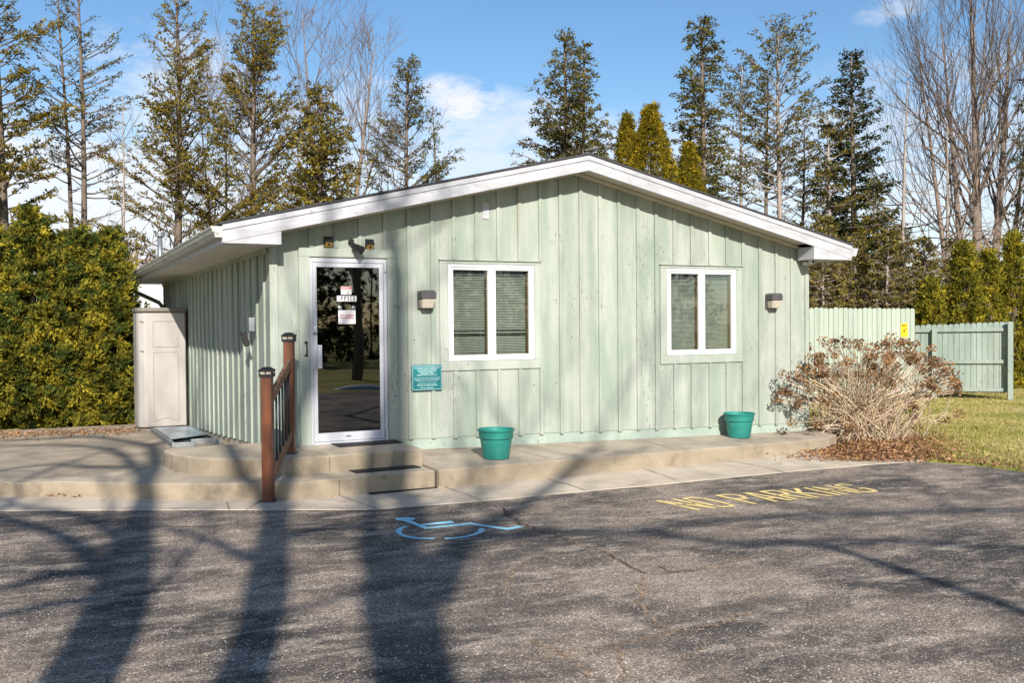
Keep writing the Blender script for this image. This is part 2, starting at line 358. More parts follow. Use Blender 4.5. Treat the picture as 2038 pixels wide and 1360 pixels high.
lot = tag(lot.build('parking_lot', M['asphalt']), kind='structure')

walk_poly = [tuple(p) for p in [np.array([-9, 2.2]), np.array([-5.4, .75])] + [onP(0, 1018, P_ASPH)[:2]] + asph_edge] + [(7.62, -1.95), (7.55, .3), (-.5, .3), (-1.2, 1.2), (-3.2, 1.4), (-9, 4)]
sw = MB().prism(walk_poly[::-1], lambda x, y: pz(P_WALK, x, y) - .14, lambda x, y: pz(P_WALK, x, y))
sw = tag(sw.build('sidewalk', M['walk'], bevel=.008), kind='structure')
def poly_px(l, pl): return [tuple(onP(u, v, pl)[:2]) for u, v in l]
# middle tier with its curved kerb
tier_front = poly_px([(866, 936.8), (675.9, 953.4), (600, 960), (540, 962.5), (440, 963), (340, 963), (220, 962), (120, 958.5), (73, 961), (35, 962), (0, 958)], P_TIER)
tier = [(1.012, -.2)] + tier_front + [(-4.4, 1.0), (-9, 3.1), (-9, 3.3), (-3.4, .55), (-2.75, .0), (-1.9, .28), (-1.3, .9), (-.3, .9), (-.3, -.2)]
tag(MB().prism(tier[::-1], -.5, -.2).build('concrete_step', M['step'], bevel=.012), kind='structure')
pat = [(-1.3, .9), (-1.9, .28), (-2.75, .0), (-3.4, .55), (-9, 3.3), (-12, 8.2), (-.30, 8.2), (-.30, .9)]
tag(MB().prism(pat, -.8, lambda x, y: -.204 - .0305 * max(y - .2, 0)).build('patio', M['patio']), kind='structure')
land = [(1.04, -.002), (1.04, -.895), (-.05, -.955), (-.45, -.93), (-.73, -.855), (-.99, -.68), (-1.22, -.51), (-1.40, -.28), (-1.52, .02), (-1.575, .32), (-1.575, .44), (-1.53, .52), (-1.38, .57), (-.9, .62), (-.445, .60), (-.445, -.002)]
tag(MB().prism(land[::-1], -.40, -.02).build('entrance_landing', M['step'], bevel=.018), kind='structure')
pf = [tuple(onP(u, v, P_PLAT)[:2]) for u, v in [(868, 936.8), (960, 929), (1130, 916), (1270, 905), (1430, 892), (1560, 881), (1650, 872)]]
plat = [(1.045, .02), (1.045, -.9), (1.0155, -.905), (1.0155, pf[0][1])] + pf[1:] + [(7.62, -.45), (7.7, .02)]
tag(MB().prism(plat, -.75, lambda x, y: pz(P_PLAT, x, y)).build('concrete_platform', M['plat'], bevel=.016), kind='structure')
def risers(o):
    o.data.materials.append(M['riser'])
    for p in o.data.polygons: p.material_index = 1 if abs(p.normal.z) < .5 else 0  # upright faces take the darker concrete, tops keep their own
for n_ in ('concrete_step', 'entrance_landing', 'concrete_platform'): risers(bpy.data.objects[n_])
def ribbon(pts, w, z, name, mat, parent, jag=.35, sub=6):
    P = []
    for a, b in zip(pts[:-1], pts[1:]):
        for k in range(sub): P.append(np.array(a[:2]) + (np.array(b[:2]) - np.array(a[:2])) * k / sub)
    P.append(np.array(pts[-1][:2])); n = len(P); m = MB(); V = []
    for i, p in enumerate(P):
        d = P[min(i + 1, n - 1)] - P[max(i - 1, 0)]; d = d / (np.linalg.norm(d) + 1e-9); nrm = np.array([-d[1], d[0]])
        p = p + nrm * random.uniform(-1, 1) * w * jag * 2; ww = w * random.uniform(.35, 1.25) * (.35 if i in (0, n - 1) else 1)
        for s in (-.5, .5): q = p + nrm * ww * s; V.append((q[0], q[1], z(q[0], q[1])))
    m.add(V, [(2 * i, 2 * i + 2, 2 * i + 3, 2 * i + 1) for i in range(n - 1)]); return m.build(name, mat, parent)
za = lambda x, y: pz(P_ASPH, x, y) + .004
for x, y, z0, z1, par in ((-.05, -.956, -.19, -.03, 'entrance_landing'), (-.08, -1.432, -.36, -.21, 'concrete_step'), (1.022, pf[0][1] - .001, -.36, -.19, 'concrete_platform'), (3.63, pf[3][1] - .001, -.36, -.25, 'concrete_platform')):
    MB().box(x - .005, y - .002, z0, x + .005, y + .004, z1).build('joint', M['joint'], bpy.data.objects[par])
ribbon([(-.05, -.95), (-.16, -.5), (-.28, -.06)], .012, lambda x, y: -.0165, 'joint', M['joint'], bpy.data.objects['entrance_landing'], .15)
for u in (1098, 1345): ribbon([onP(u, 1000 - .077 * u, P_PLAT), onP(u - 75, 1000 - .077 * u - 22, P_PLAT)], .010, lambda x, y: pz(P_PLAT, x, y) + .004, 'joint', M['joint'], bpy.data.objects['concrete_platform'], .15)
zw = lambda x, y: pz(P_WALK, x, y) + .004
A_ = lambda *l: [onP(u, v, P_ASPH) for u, v in l]
for w, mt, pts in [(.034, 'crack', A_((992, 1008), (1012, 1026), (1024, 1033), (1040, 1046), (1075, 1056), (1105, 1064), (1128, 1076))), (.028, 'sand', A_((1128, 1076), (1160, 1088), (1205, 1098), (1230, 1115), (1262, 1134), (1290, 1143))),
                   (.018, 'crack', A_((1205, 1099), (1240, 1122), (1285, 1146))), (.030, 'sand', A_((1290, 1143), (1340, 1139), (1400, 1131), (1470, 1115), (1520, 1106), (1600, 1103))),
                   (.016, 'crack', A_((1310, 1128), (1335, 1140), (1370, 1138), (1395, 1134))), (.030, 'sand', A_((1278, 1150), (1275, 1190), (1282, 1222), (1310, 1245), (1345, 1260), (1410, 1250), (1460, 1232), (1490, 1220))),
                   (.032, 'sand', A_((1345, 1258), (1290, 1272), (1230, 1283), (1170, 1293), (1110, 1302), (1045, 1312))), (.034, 'sand', A_((1062, 1274), (1095, 1292), (1130, 1310), (1165, 1330), (1195, 1360))), (.03, 'sand', A_((1000, 1176), (1010, 1155), (1030, 1133), (1060, 1116), (1085, 1108))),
                   (.022, 'sand', A_((1235, 1290), (1237, 1330), (1245, 1358))), (.018, 'sand', A_((1345, 1320), (1370, 1305), (1400, 1290))),
                   (.012, 'crack', A_((500, 1175), (540, 1163), (580, 1155))), (.012, 'crack', A_((330, 1050), (480, 1048), (640, 1036), (720, 1032)))]:
    ribbon(pts, w * .95, za, 'crack', M[mt], lot, .6, 9)
for pts in [[(676, 987), (715, 1001), (755, 1015)], [(880, 969), (925, 984), (962, 998)], [(1092, 955), (1140, 968), (1168, 978)], [(1262, 929), (1300, 940), (1350, 957)], [(1440, 916), (1520, 930), (1570, 943)], [(452, 1000), (454, 1008), (456, 1016)], [(520, 997), (490, 1016)]]:
    ribbon([onP(u, v, P_WALK) for u, v in pts], .014, zw, 'joint', M['joint'], sw, .15)

# painted markings -------------------------------------------------
def sym_poly(pts):
    return [tuple(onP(760 + x / 6.369, 1000 + y / 6.373, P_ASPH)) for x, y in pts]
sy = MB()
def pz_add(pts):
    V = sym_poly(pts); sy.add([(x, y, z + .0045) for x, y, z in V], [list(range(len(V)))])
pz_add([(165, 218), (200, 207), (300, 200), (400, 204), (432, 216), (405, 232), (365, 240), (440, 268), (480, 290), (880, 242), (920, 262), (900, 275), (520, 300), (590, 326), (1080, 270), (1130, 264), (1240, 288), (1590, 334), (1740, 306), (1800, 322), (1600, 362), (1560, 357), (1210, 306), (1120, 291), (540, 350), (400, 290), (270, 245), (190, 238)])
pz_add([(300, 310), (338, 318), (270, 345), (248, 375), (262, 408), (320, 434), (440, 455), (665, 462), (665, 478), (430, 475), (290, 450), (205, 415), (170, 378), (190, 345), (240, 322)])
pz_add([(1240, 336), (1306, 344), (1306, 368), (1265, 400), (1170, 432), (1030, 460), (905, 474), (800, 480), (800, 460), (920, 456), (1060, 436), (1150, 412), (1210, 380)])
tag(sy.build('painted_symbol', M['blue'], loc=onP(880, 1055, P_ASPH)), 'pale blue wheelchair symbol painted on the asphalt below the steps', 'road marking')
STENCIL = {'N': [[(0, 0), (0, .44)], [(0, .54), (0, 1), (.42, .56)], [(.52, .46), (1, 0), (1, .44)], [(1, .54), (1, 1)]],
           'O': [[(0, .2), (0, .8)], [(1, .2), (1, .8)], [(.04, .88), (.25, 1), (.75, 1), (.96, .88)], [(.04, .12), (.25, 0), (.75, 0), (.96, .12)]],
           'P': [[(0, 0), (0, 1)], [(.14, 1), (.75, 1), (.98, .88), (1, .72), (.75, .52), (.14, .52)]],
           'A': [[(0, 0), (.42, 1)], [(.58, 1), (1, 0)], [(.28, .34), (.72, .34)]],
           'R': [[(0, 0), (0, .46)], [(0, .55), (0, 1)], [(.14, 1), (.75, 1), (.98, .88), (1, .74), (.75, .54), (.14, .54)], [(.42, .44), (1, 0)]],
           'K': [[(0, 0), (0, .45)], [(0, .55), (0, 1)], [(.14, .52), (1, 1)], [(.34, .5), (1, 0)]],
           'I': [[(.5, 0), (.5, .46)], [(.5, .54), (.5, 1)]],
           'G': [[(.97, .86), (.75, 1), (.25, 1), (.03, .86)], [(0, .76), (0, .24)], [(.03, .14), (.25, 0), (.75, 0), (1, .14), (1, .42), (.6, .42)]]}
npm = MB(); xw = 2.70
o0 = onP(1308, 998, P_ASPH); o1 = onP(1390, 1016, P_ASPH); e0 = onP(1685, 965, P_ASPH); e1 = onP(1748, 979, P_ASPH)
word = 'NO PARKING'; wid = {' ': .06, 'I': .05}; tot = sum(wid.get(ch, .17) + .08 for ch in word) - .08; cur = 0
for ch in word:
    w = wid.get(ch, .17)
    for (ax, ay), (bx_, by) in [(l[i], l[i + 1]) for l in STENCIL.get(ch, []) for i in range(len(l) - 1)]:
        def mp(fx, fy):
            k = (cur + fx * w) / tot; top = o0 + (e0 - o0) * k; bot = o1 + (e1 - o1) * k; return bot + (top - bot) * fy
        p, q = mp(ax, ay), mp(bx_, by); d = (q - p)[:2]; d = d / np.linalg.norm(d); nr = np.array([-d[1], d[0]]) * .027; e_ = np.append(d, 0) * .012; p = p - e_; q = q + e_
        V = [(p[0] + nr[0], p[1] + nr[1]), (q[0] + nr[0], q[1] + nr[1]), (q[0] - nr[0], q[1] - nr[1]), (p[0] - nr[0], p[1] - nr[1])]
        npm.add([(x, y, pz(P_ASPH, x, y) + .0045 + .0003 * (len(npm.f) % 9)) for x, y in V], [(3, 2, 1, 0)])
    cur += w + .08
tag(npm.build('painted_lettering', M['ypaint'], loc=(o0 + e1) / 2), 'faded yellow NO PARKING stencilled on the asphalt beside the sidewalk', 'road marking')

# ================================================================ THE OFFICE BUILDING
XL, XR, AX, YB = -.44, 7.47, 3.51, 10.6
EX0, EX1 = -1.03, 7.99; FT, FB = 3.50, 3.31; SL = .230; YF = -.38
bld = empty('office_building', (0, 0, 0), 'single storey pale green board and batten office with white gable trim', 'building')
def roofz(x, top=FT): return top - SL * abs(x - AX)
def sidz(x): return -.005 - .022 * (x - .95) if x > .95 else -.02
holes = [(-.0, .925, -.02, 2.15), (1.715, 2.90, .913, 2.11), (4.955, 6.14, .913, 2.11)]
fw = MB()                                          # front wall in strips round the openings, 8 cm thick
def strip(x0, x1, zlo, zhi):                       # zlo/zhi functions
    fw.prismY([(x0, zlo(x0)), (x1, zlo(x1))] + ([(x1, zhi(x1))] + ([(AX, zhi(AX))] if x0 < AX < x1 else []) + [(x0, zhi(x0))]), 0, .08)
rt = lambda x: roofz(x, 3.35)
xs = [XL]
for h in holes: xs += [h[0], h[1]]
xs.append(XR)
for i in range(0, len(xs), 2): strip(xs[i], xs[i + 1], lambda x: sidz(x), rt)
for h in holes:
    strip(h[0], h[1], lambda x, z=h[3]: z, rt)
    if h[2] > .1: strip(h[0], h[1], lambda x: sidz(x), lambda x, z=h[2]: z)
fwall = fw.build('front_wall', M['wall'], bld)
bt = MB()                                          # battens
CAS = [(-.13, 1.045, -.1, 2.262), (1.60, 2.985, .795, 2.165), (4.845, 6.245, .795, 2.165)]
def batten(x, w=.05):
    segs = [(sidz(x) - .008 - random.random() * .012, roofz(x, 3.297))]
    for a, b, z0, z1 in CAS:
        if a < x + w / 2 and x - w / 2 < b:
            ns = []
            for s0, s1 in segs:
                if z0 - .004 > s0: ns.append((s0, min(s1, z0 - .004)))
                if s1 > z1 + .004: ns.append((max(s0, z1 + .004), s1))
            segs = ns
    for s0, s1 in segs: bt.box(x - w / 2, -.023, s0, x + w / 2, 0, s1)
for k in range(-7, 18): batten(2.10 + .2985 * k + random.uniform(-.008, .008))
bt.build('batten', M['wall'], bld, bevel=.004, seg=1)
for a in ((XL - .022, -.026, -.03, XL + .07, .0, roofz(XL, 3.28)), (XR - .05, -.026, sidz(XR), XR + .02, .0, roofz(XR, 3.27))): MB().box(*a).build('corner_board', M['trim'], bld, bevel=.004)
gb = MB()                                          # frieze under the gable soffit
for x0, x1 in ((XL + .07, AX), (AX, XR - .05)):
    gb.prismY([(x0, roofz(x0, 3.300)), (x1, roofz(x1, 3.300)), (x1, roofz(x1, 3.345)), (x0, roofz(x0, 3.345))], -.036, -.0005)
gb.build('frieze_board', M['soffit'], bld)
fo = MB(); fo.prismY([(1.042, -.40), (XR, -.48), (XR, sidz(XR) + .05), (1.042, sidz(1.0) + .05)], .012, .3); fo.build('foundation', M['found'], bld)
# left wall
lw = MB(); lw.add([(XL, .0, -.03), (XL, YB, -.62), (XL, YB, 2.27), (XL, 0, 2.27), (XL + .08, .08, -.03), (XL + .08, YB, -.62), (XL + .08, YB, 2.27), (XL + .08, .08, 2.27)], [(0, 3, 2, 1), (4, 5, 6, 7), (0, 1, 5, 4), (3, 7, 6, 2), (1, 2, 6, 5), (0, 4, 7, 3)])
lw.build('side_wall', M['wall_side'], bld)
sb = MB(); y = .33
while y < YB:
    zb = -.03 - .0535 * y - random.random() * .02; sb.box(XL - .026, y - .03, zb, XL, y + .03, 2.255); y += .42
sb.build('side_batten', M['wall_side'], bld, bevel=.004, seg=1)
MB().box(XL - .03, .1, 2.2, XL - .0005, YB, 2.262).build('side_frieze', M['wall_side'], bld)
lf = MB(); lf.add([(XL + .012, .1, -.6), (XL + .012, YB, -.9), (XL + .012, YB, -.5), (XL + .012, .1, .05), (XL + .06, .1, -.6), (XL + .06, YB, -.9), (XL + .06, YB, -.5), (XL + .06, .1, .05)], [(0, 3, 2, 1), (4, 5, 6, 7), (0, 1, 5, 4), (3, 7, 6, 2), (1, 2, 6, 5), (0, 4, 7, 3)])
lf.build('side_foundation', M['plat'], bld)
MB().box(XR - .08, .082, -.6, XR, YB, 2.27).build('far_side_wall', M['wall_side'], bld)
MB().prismY([(XL, -.6), (XR, -.6), (XR, roofz(XR, 3.3)), (AX, 3.3), (XL, roofz(XL, 3.3))], YB, YB + .08).build('back_wall', M['wall'], bld)
# interior shell
inn = MB(); inn.box(XL + .09, .1, -.03, XR - .09, 6.0, -.012); inn.box(XL + .09, 4.5, -.01, XR - .09, 4.6, 2.6); inn.box(1.35, .1, -.01, 1.4, 4.5, 2.6); inn.box(XL + .09, .1, 2.6, XR - .09, 4.6, 2.64)
inn.build('interior_room', M['interior'], bld)
# roof, fascia, soffits
rf = MB()
for sgn, ex in ((-1, EX0 - .03), (1, EX1 + .03)):
    x0, x1 = (ex, AX) if sgn < 0 else (AX, ex)
    rf.prismY([(x0, roofz(x0, FT + .004)), (x1, roofz(x1, FT + .004)), (x1, roofz(x1, FT + .034)), (x0, roofz(x0, FT + .034))], YF - .022, YB + .35)
rf.build('roof', M['shingle'], bld, bevel=.01)
fa = MB()
for x0, x1 in ((EX0, AX), (AX, EX1)):
    fa.prismY([(x0, roofz(x0, FB)), (x1, roofz(x1, FB)), (x1, roofz(x1, FT - .06)), (x0, roofz(x0, FT - .06))], YF, YF + .03)
    fa.prismY([(x0, roofz(x0, FT - .0585)), (x1, roofz(x1, FT - .0585)), (x1, roofz(x1, FT)), (x0, roofz(x0, FT))], YF - .012, YF + .03)
zs = roofz(EX0, FB)
fa.box(EX0, YF + .031, zs - .012, EX0 + .02, YB + .3, zs + .20); fa.box(EX1 - .02, YF + .031, zs - .012, EX1, YB + .3, zs + .20)
fa.build('fascia', M['fascia'], bld, bevel=.003, seg=1)
rz = zs - .004
def ret(x0, x1):                                   # boxed eave return
    l = x0 < AX; xo, xi = (x0, x1) if l else (x1, x0)
    MB().prismY([(xo, rz), (xi, rz), (xi, roofz(xi, FB) - .002), (xo, roofz(xo, FB) - .002)] if l else [(xi, rz), (xo, rz), (xo, roofz(xo, FB) - .002), (xi, roofz(xi, FB) - .002)], YF + .002, -.036).build('eave_return', M['fascia'], bld, bevel=.003, seg=1)
ret(EX0 + .002, -.40); ret(7.26, EX1 - .002)
so = MB()
n = 34; L_ = (YB + .3 - (-.034)) / n
for i in range(n): so.box(EX0 + .021, -.034 + i * L_ + .004, rz - .001, XL - .001, -.034 + (i + 1) * L_ - .004, rz + .012)
so.box(EX0 + .021, -.034, rz + .013, XL, YB + .3, rz + .02); MB().box(XR + .001, -.034, rz, EX1 - .021, YB + .3, rz + .02).build('eave_soffit', M['soffit'], bld)
so.build('eave_soffit', M['soffit'], bld)
gs = MB()
for x0, x1 in ((-.39, AX), (AX, 7.25)):
    k = int((x1 - x0) / .13)
    for i in range(k):
        a, b = x0 + (x1 - x0) * i / k + .003, x0 + (x1 - x0) * (i + 1) / k - .003
        gs.prismY([(a, roofz(a, FB) + .042), (b, roofz(b, FB) + .042), (b, roofz(b, FB) + .052), (a, roofz(a, FB) + .052)], YF + .031, -.0005)
gs.build('gable_soffit', M['soffit'], bld)
gu = MB()                                          # K-style gutter
gz0 = zs + .055; prof = [(0, .0), (-.075, .0), (-.085, .035), (-.10, .05), (-.108, .085), (-.118, .10), (-.118, .118), (-.108, .118), (-.104, .092), (-.09, .06), (-.07, .012), (-.006, .012), (-.006, .11), (0, .11)]
gu.prismY([(EX0 + a, gz0 + b) for a, b in prof][::-1], YF - .0, YB + .3)
gu.prismY([(EX0, gz0), (EX0 - .075, gz0), (EX0 - .085, gz0 + .035), (EX0 - .10, gz0 + .05), (EX0 - .108, gz0 + .085), (EX0 - .118, gz0 + .118), (EX0, gz0 + .118)][::-1], YF - .004, YF - .0005)
gu.build('gutter', M['gutter'], bld)
gu2 = MB(); gu2.prismY([(EX1 + .001 - a, gz0 + b) for a, b in prof], YF, YB + .3)
gu2.prismY([(EX1 + .001, gz0), (EX1 + .075, gz0), (EX1 + .10, gz0 + .05), (EX1 + .118, gz0 + .118), (EX1 + .001, gz0 + .118)], YF - .004, YF - .0005)
gu2.build('gutter', M['fascia'], bld)
dsp = MB(); dsp.tube([(EX0 - .055, 10.35, gz0 + .01), (EX0 - .055, 10.35, 2.18), (EX0 - .03, 10.35, 2.10), (-.56, 10.35, 1.86), (-.50, 10.35, 1.78), (-.49, 10.35, 1.65), (-.49, 10.35, -.5)], .042, 8); dsp.build('downspout', M['gutter'], bld)
# casings
ct = MB()
ct.box(-.13, -.03, -.02, -.004, -.0005, 2.16); ct.box(.93, -.03, -.012, 1.045, -.0005, 2.16); ct.box(-.13, -.034, 2.1605, 1.045, -.0005, 2.262)
ct.build('door_casing', M['trim'], bld, bevel=.004)
# door
dr = MB(); dr.box(-.002, -.012, -.018, .030, .09, 2.15); dr.box(.888, -.012, -.018, .927, .09, 2.15); dr.box(.0305, -.012, 2.10, .8875, .09, 2.15); dr.box(.0305, -.025, -.018, .8875, .09, .012)
door = dr.build('door', M['alu'], bld, bevel=.003)
lfm = MB(); lfm.box(.034, -.004, .016, .082, .04, 2.096); lfm.box(.836, -.004, .016, .884, .04, 2.096); lfm.box(.0825, -.004, 2.045, .8355, .04, 2.096); lfm.box(.0825, -.004, .016, .8355, .04, .115)
lfm.build('door_leaf', M['alu'], door, bevel=.003)
MB().box(.0825, .012, .1152, .8355, .018, 2.0448).build('door_glass', M['doorglass'], door)
pl = MB(); pl.box(.022, -.014, .872, .095, -.0045, 1.142); pl.box(.07, -.06, .872, .098, -.0145, 1.142); pl.box(.102, -.05, .872, .116, -.042, 1.142); pl.box(.0985, -.055, .872, .1015, -.045, 1.142); pl.box(.119, -.046, .872, .125, -.04, 1.142); pl.box(.1165, -.048, .872, .1185, -.042, 1.142)
pl.build('pull_handle', M['alu'], door, bevel=.004)
lk = MB(); lk.tube([(.056, -.016, 1.274), (.056, -.0045, 1.274)], .022, 20); lk.build('door_lock', M['galv'], door)
MB().tube([(.056, -.019, 1.274), (.056, -.0165, 1.274)], .010, 12).build('key_hole', M['dark'], door)
MB().box(.042, -.007, 1.335, .068, -.0045, 1.36).build('lock_label', M['white'], door)
for z0, z1, yy in ((2.0, 2.11, -.028), (-.012, .11, -.034)): MB().tube([(.905, yy, z0), (.905, yy, z1)], .016, 10).build('pivot_hinge', M['alu'], door)
dl = MB(); dl.box(.41, -.0065, .058, .47, -.0045, .072); dl.build('maker_label', M['bronze'], door)
# windows
def window(x0, x1, z0, z1, wcord):
    c = MB(); a, b, d, e = (x0 - .115, x1 + .085 if x0 < 3 else x1 + .105, .795, 2.165)
    c.box(a, -.024, d, b, -.0005, z0 - .004); c.box(a, -.022, z0 - .0035, x0 - .004, -.0005, z1 + .004); c.box(x1 + .004, -.022, z0 - .0035, b, -.0005, z1 + .004); c.box(a, -.026, z1 + .0045, b, -.0005, e - .012); c.box(a - .01, -.05, e - .0115, b + .01, -.0005, e)
    w = MB(); t = .034
    w.box(x0, -.018, z0, x0 + t, .10, z1); w.box(x1 - t, -.018, z0, x1, .10, z1); w.box(x0 + t, -.018, z1 - t, x1 - t, .10, z1); w.box(x0 + t, -.018, z0, x1 - t, .10, z0 + t)
    xm = (x0 + x1) / 2; w.box(xm - .017, -.018, z0 + t, xm + .017, .10, z1 - t)
    win = w.build('window', M['vinyl'], bld, bevel=.003)
    c.build('window_casing', M['trim'], win, bevel=.004)
    for sx0, sx1 in ((x0 + t, xm - .017), (xm + .017, x1 - t)):
        s = MB(); q = .034; u0, u1, v0, v1 = sx0 + .002, sx1 - .002, z0 + t + .002, z1 - t - .002
        s.box(u0, -.008, v0, u0 + q, .03, v1); s.box(u1 - q, -.008, v0, u1, .03, v1); s.box(u0 + q, -.008, v0, u1 - q, .03, v0 + q); s.box(u0 + q, -.008, v1 - q, u1 - q, .03, v1)
        s.build('sash', M['vinyl'], win, bevel=.003)
        MB().box(u0 + q, .008, v0 + q, u1 - q, .012, v1 - q).build('window_pane', M['winglass'], win)
        g = MB(); g.box(u0 + q - .012, .032, v0 + q - .01, u0 + q + .004, .099, v1 - q + .01); g.box(u1 - q - .008, .032, v0 + q - .01, u1 - q + .012, .099, v1 - q + .01); g.box(u0 + q + .005, .032, v0 + q - .02, u1 - q - .009, .099, v0 + q + .004); g.box(u0 + q + .005, .032, v1 - q - .004, u1 - q - .009, .099, v1 - q + .01)
        g.build('inner_frame', M['brownwood'], win)
        bl = MB(); y = .082; nz = 47 if x0 < 3 else 54; top = v1 - q - .01; bot = v0 + q + .012
        MB().box(u0 + q + .008, y - .012, top - .06, u1 - q - .012, y + .012, top).build('blind_headrail', M['bronze'], win)  # dark colour puts shadow and reflection at the blind's top into the headrail
        for k in range(nz):
            z = top - .075 - (top - .075 - bot) * k / nz; tl = .62 if x0 < 3 else .66
            if x0 < 3 and k in (33, 35, 36): tl = .05
            bl.obox(((u0 + u1) / 2 - .002, y, z), ((u1 - u0) / 2 - q - .012, 0, 0), (0, .0105, .0095 * tl), (0, .0005 * tl, .0005))
        for fx in (.2, .8): bl.box(u0 + (u1 - u0) * fx - .001, y - .0135, bot, u0 + (u1 - u0) * fx + .001, y - .0125, top)
        bl.box(u0 + q + .008, y - .01, bot - .012, u1 - q - .012, y + .01, bot)
        bl.build('window_blind', M['blind'], win)
        bd = MB(); bd.box(u0 + q, .0985, v0 + q, u1 - q, .0995, v0 + q + .001)
    return win
w1 = window(1.715, 2.90, .913, 2.11, 0); w2 = window(4.955, 6.14, .913, 2.11, 1)
for a in (1.6, 4.85): MB().box(a, .30, .7, a + 1.3, .31, 2.3).build('window_recess', M['interior'], bld)
# white wing behind
wing = empty('white_shed_wing', (-.8, 12.9, -.6), 'white wooden outbuilding wall behind the green office, seen past the plastic cabinet', 'building')
wx0 = onY(270, 600, 13.0)[0]
ww = MB(); ww.box(wx0, 13.0, -.7, XL + .6, 17, 2.40); ww.build('wall', M['whitewall'], wing)
ww = MB()
for i in range(14): ww.box(wx0 + i * .1, 12.985, -.7, wx0 + i * .1 + .02, 12.9995, 2.40)
ww.build('siding_strip', M['whitewall'], wing); MB().box(wx0 - .1, 12.98, 2.405, XL + .7, 17.2, 2.47).build('roof', M['shingle'], wing)
def flue(u, vt, vb, d, lab):
    p = C + ray(u, vt) * d; zb = 2.47; e = empty('flue_pipe', (p[0], p[1], zb), lab, 'flue', 'metal flue pipes behind the office')
    h = p[2] - zb; MB().lathe((p[0], p[1], zb), [(.062, 0), (.062, h - .12)], 16, True).build('pipe', M['galv'], e, smooth=True)
    MB().lathe((p[0], p[1], zb), [(.07, h - .119), (.115, h - .115), (.118, h - .02), (.11, h), (.02, h + .01)], 20, True).build('cap', M['galv'], e, bevel=.002)
flue(318, 462, 505, 24.2, 'galvanised flue pipe with flat cap rising just above the gutter line')
flue(236, 470, 500, 24.6, 'galvanised flue pipe with cap standing behind the left hedge top')

# ================================================================ THINGS ON THE BUILDING
def wall_lamp(x, z, lab):
    e = empty('wall_light', (x, 0, z), lab, 'wall lamp', 'pack lights on the front wall')
    h = MB(); h.prismY([(x - .095, z + .0), (x + .095, z), (x + .095, z + .075), (x + .07, z + .105), (x - .07, z + .105), (x - .095, z + .075)], -.17, -.022)
    h.build('lamp_housing', M['bronze'], e, bevel=.012, seg=3)
    b = MB(); b.box(x - .098, -.03, z - .12, x + .098, -.022, z + .1); b.build('back_plate', M['bronze'], e, bevel=.004)
    l = MB(); y0, y1 = -.165, -.0305
    V = [(x - .088, y0, z - .002), (x + .088, y0, z - .002), (x + .088, y1, z - .002), (x - .088, y1, z - .002), (x - .072, y0 + .035, z - .112), (x + .072, y0 + .035, z - .112), (x + .072, y1, z - .112), (x - .072, y1, z - .112)]
    l.add(V, [(0, 1, 2, 3), (4, 7, 6, 5), (0, 4, 5, 1), (1, 5, 6, 2), (2, 6, 7, 3), (3, 7, 4, 0)]); l.build('lamp_lens', M['lens'], e, bevel=.014, seg=3)
wall_lamp(1.405, 1.675, 'bronze wall lamp with frosted lens between the door and the left window')
wall_lamp(6.77, 1.67, 'bronze wall lamp with frosted lens right of the right window')
def solar(x, z, lab):
    e = empty('solar_light', (x, 0, z), lab, 'solar light', 'solar lights above the door')
    h = MB(); h.add([(x - .05, -.022, z - .06), (x + .05, -.022, z - .06), (x + .05, -.022, z + .062), (x - .05, -.022, z + .062), (x - .048, -.09, z - .005), (x + .048, -.09, z - .005), (x + .048, -.05, z + .06), (x - .048, -.05, z + .06)], [(0, 3, 2, 1), (4, 5, 6, 7), (3, 7, 6, 2), (0, 4, 7, 3), (1, 2, 6, 5), (0, 1, 5, 4)])
    h.build('housing', M['dark'], e, bevel=.004)
    p = MB(); p.add([(x - .04, -.0275, z - .058), (x + .04, -.0275, z - .058), (x + .04, -.083, z - .012), (x - .04, -.083, z - .012)], [(0, 1, 2, 3)])
    p.add([(x - .042, -.036, z - .056), (x + .042, -.036, z - .056), (x + .042, -.091, z - .010), (x - .042, -.091, z - .010), (x - .042, -.029, z - .06), (x + .042, -.029, z - .06), (x + .042, -.086, z - .014), (x - .042, -.086, z - .014)], [(0, 1, 2, 3), (4, 7, 6, 5), (0, 4, 5, 1), (2, 6, 7, 3), (0, 3, 7, 4), (1, 5, 6, 2)])
    p.build('light_panel', M['yellow'], e)
    MB().tube([(x, -.068, z - .036), (x, -.082, z - .030)], .012, 12).build('sensor', M['dark'], e)
solar(.215, 2.335, 'black solar light with yellow panel above the door, left one of the pair')
solar(.71, 2.32, 'black solar light with yellow panel above the door, right of the camera')
cm = empty('floodlight', (.5, 0, 2.34), 'black swivel floodlight fixed between the two solar lights over the door', 'floodlight')
MB().tube([(.485, -.034, 2.35), (.485, -.05, 2.35)], .035, 16).build('mount', M['dark'], cm)
MB().tube([(.485, -.0505, 2.35), (.50, -.09, 2.31), (.52, -.11, 2.285)], [.022, .018, .018], 10).build('arm', M['dark'], cm)
d_ = np.array([.45, -.6, -.35]); MB().tube([np.array([.50, -.09, 2.29]), np.array([.50, -.09, 2.29]) + d_ * .16], [.036, .05], 16).build('lamp_head', M['dark'], cm)
MB().tube([(.515, -.12, 2.243), (.515, -.12, 2.222)], .022, 12).build('motion_sensor', M['dark'], cm)
hd = MB(); hd.tube([(-.055, -.031, 1.16), (-.055, -.055, 1.155), (-.055, -.066, 1.12), (-.055, -.066, 1.06), (-.055, -.055, 1.03), (-.055, -.031, 1.025)], .009, 8); hd.box(-.075, -.035, 1.012, -.035, -.0305, 1.035); hd.tube([(-.055, -.031, 1.17), (-.055, -.036, 1.17)], .02, 12)
tag(hd.build('grab_handle', M['dark'], loc=(-.055, 0, 1.1)), 'black iron pull handle screwed on the green trim left of the door', 'handle')
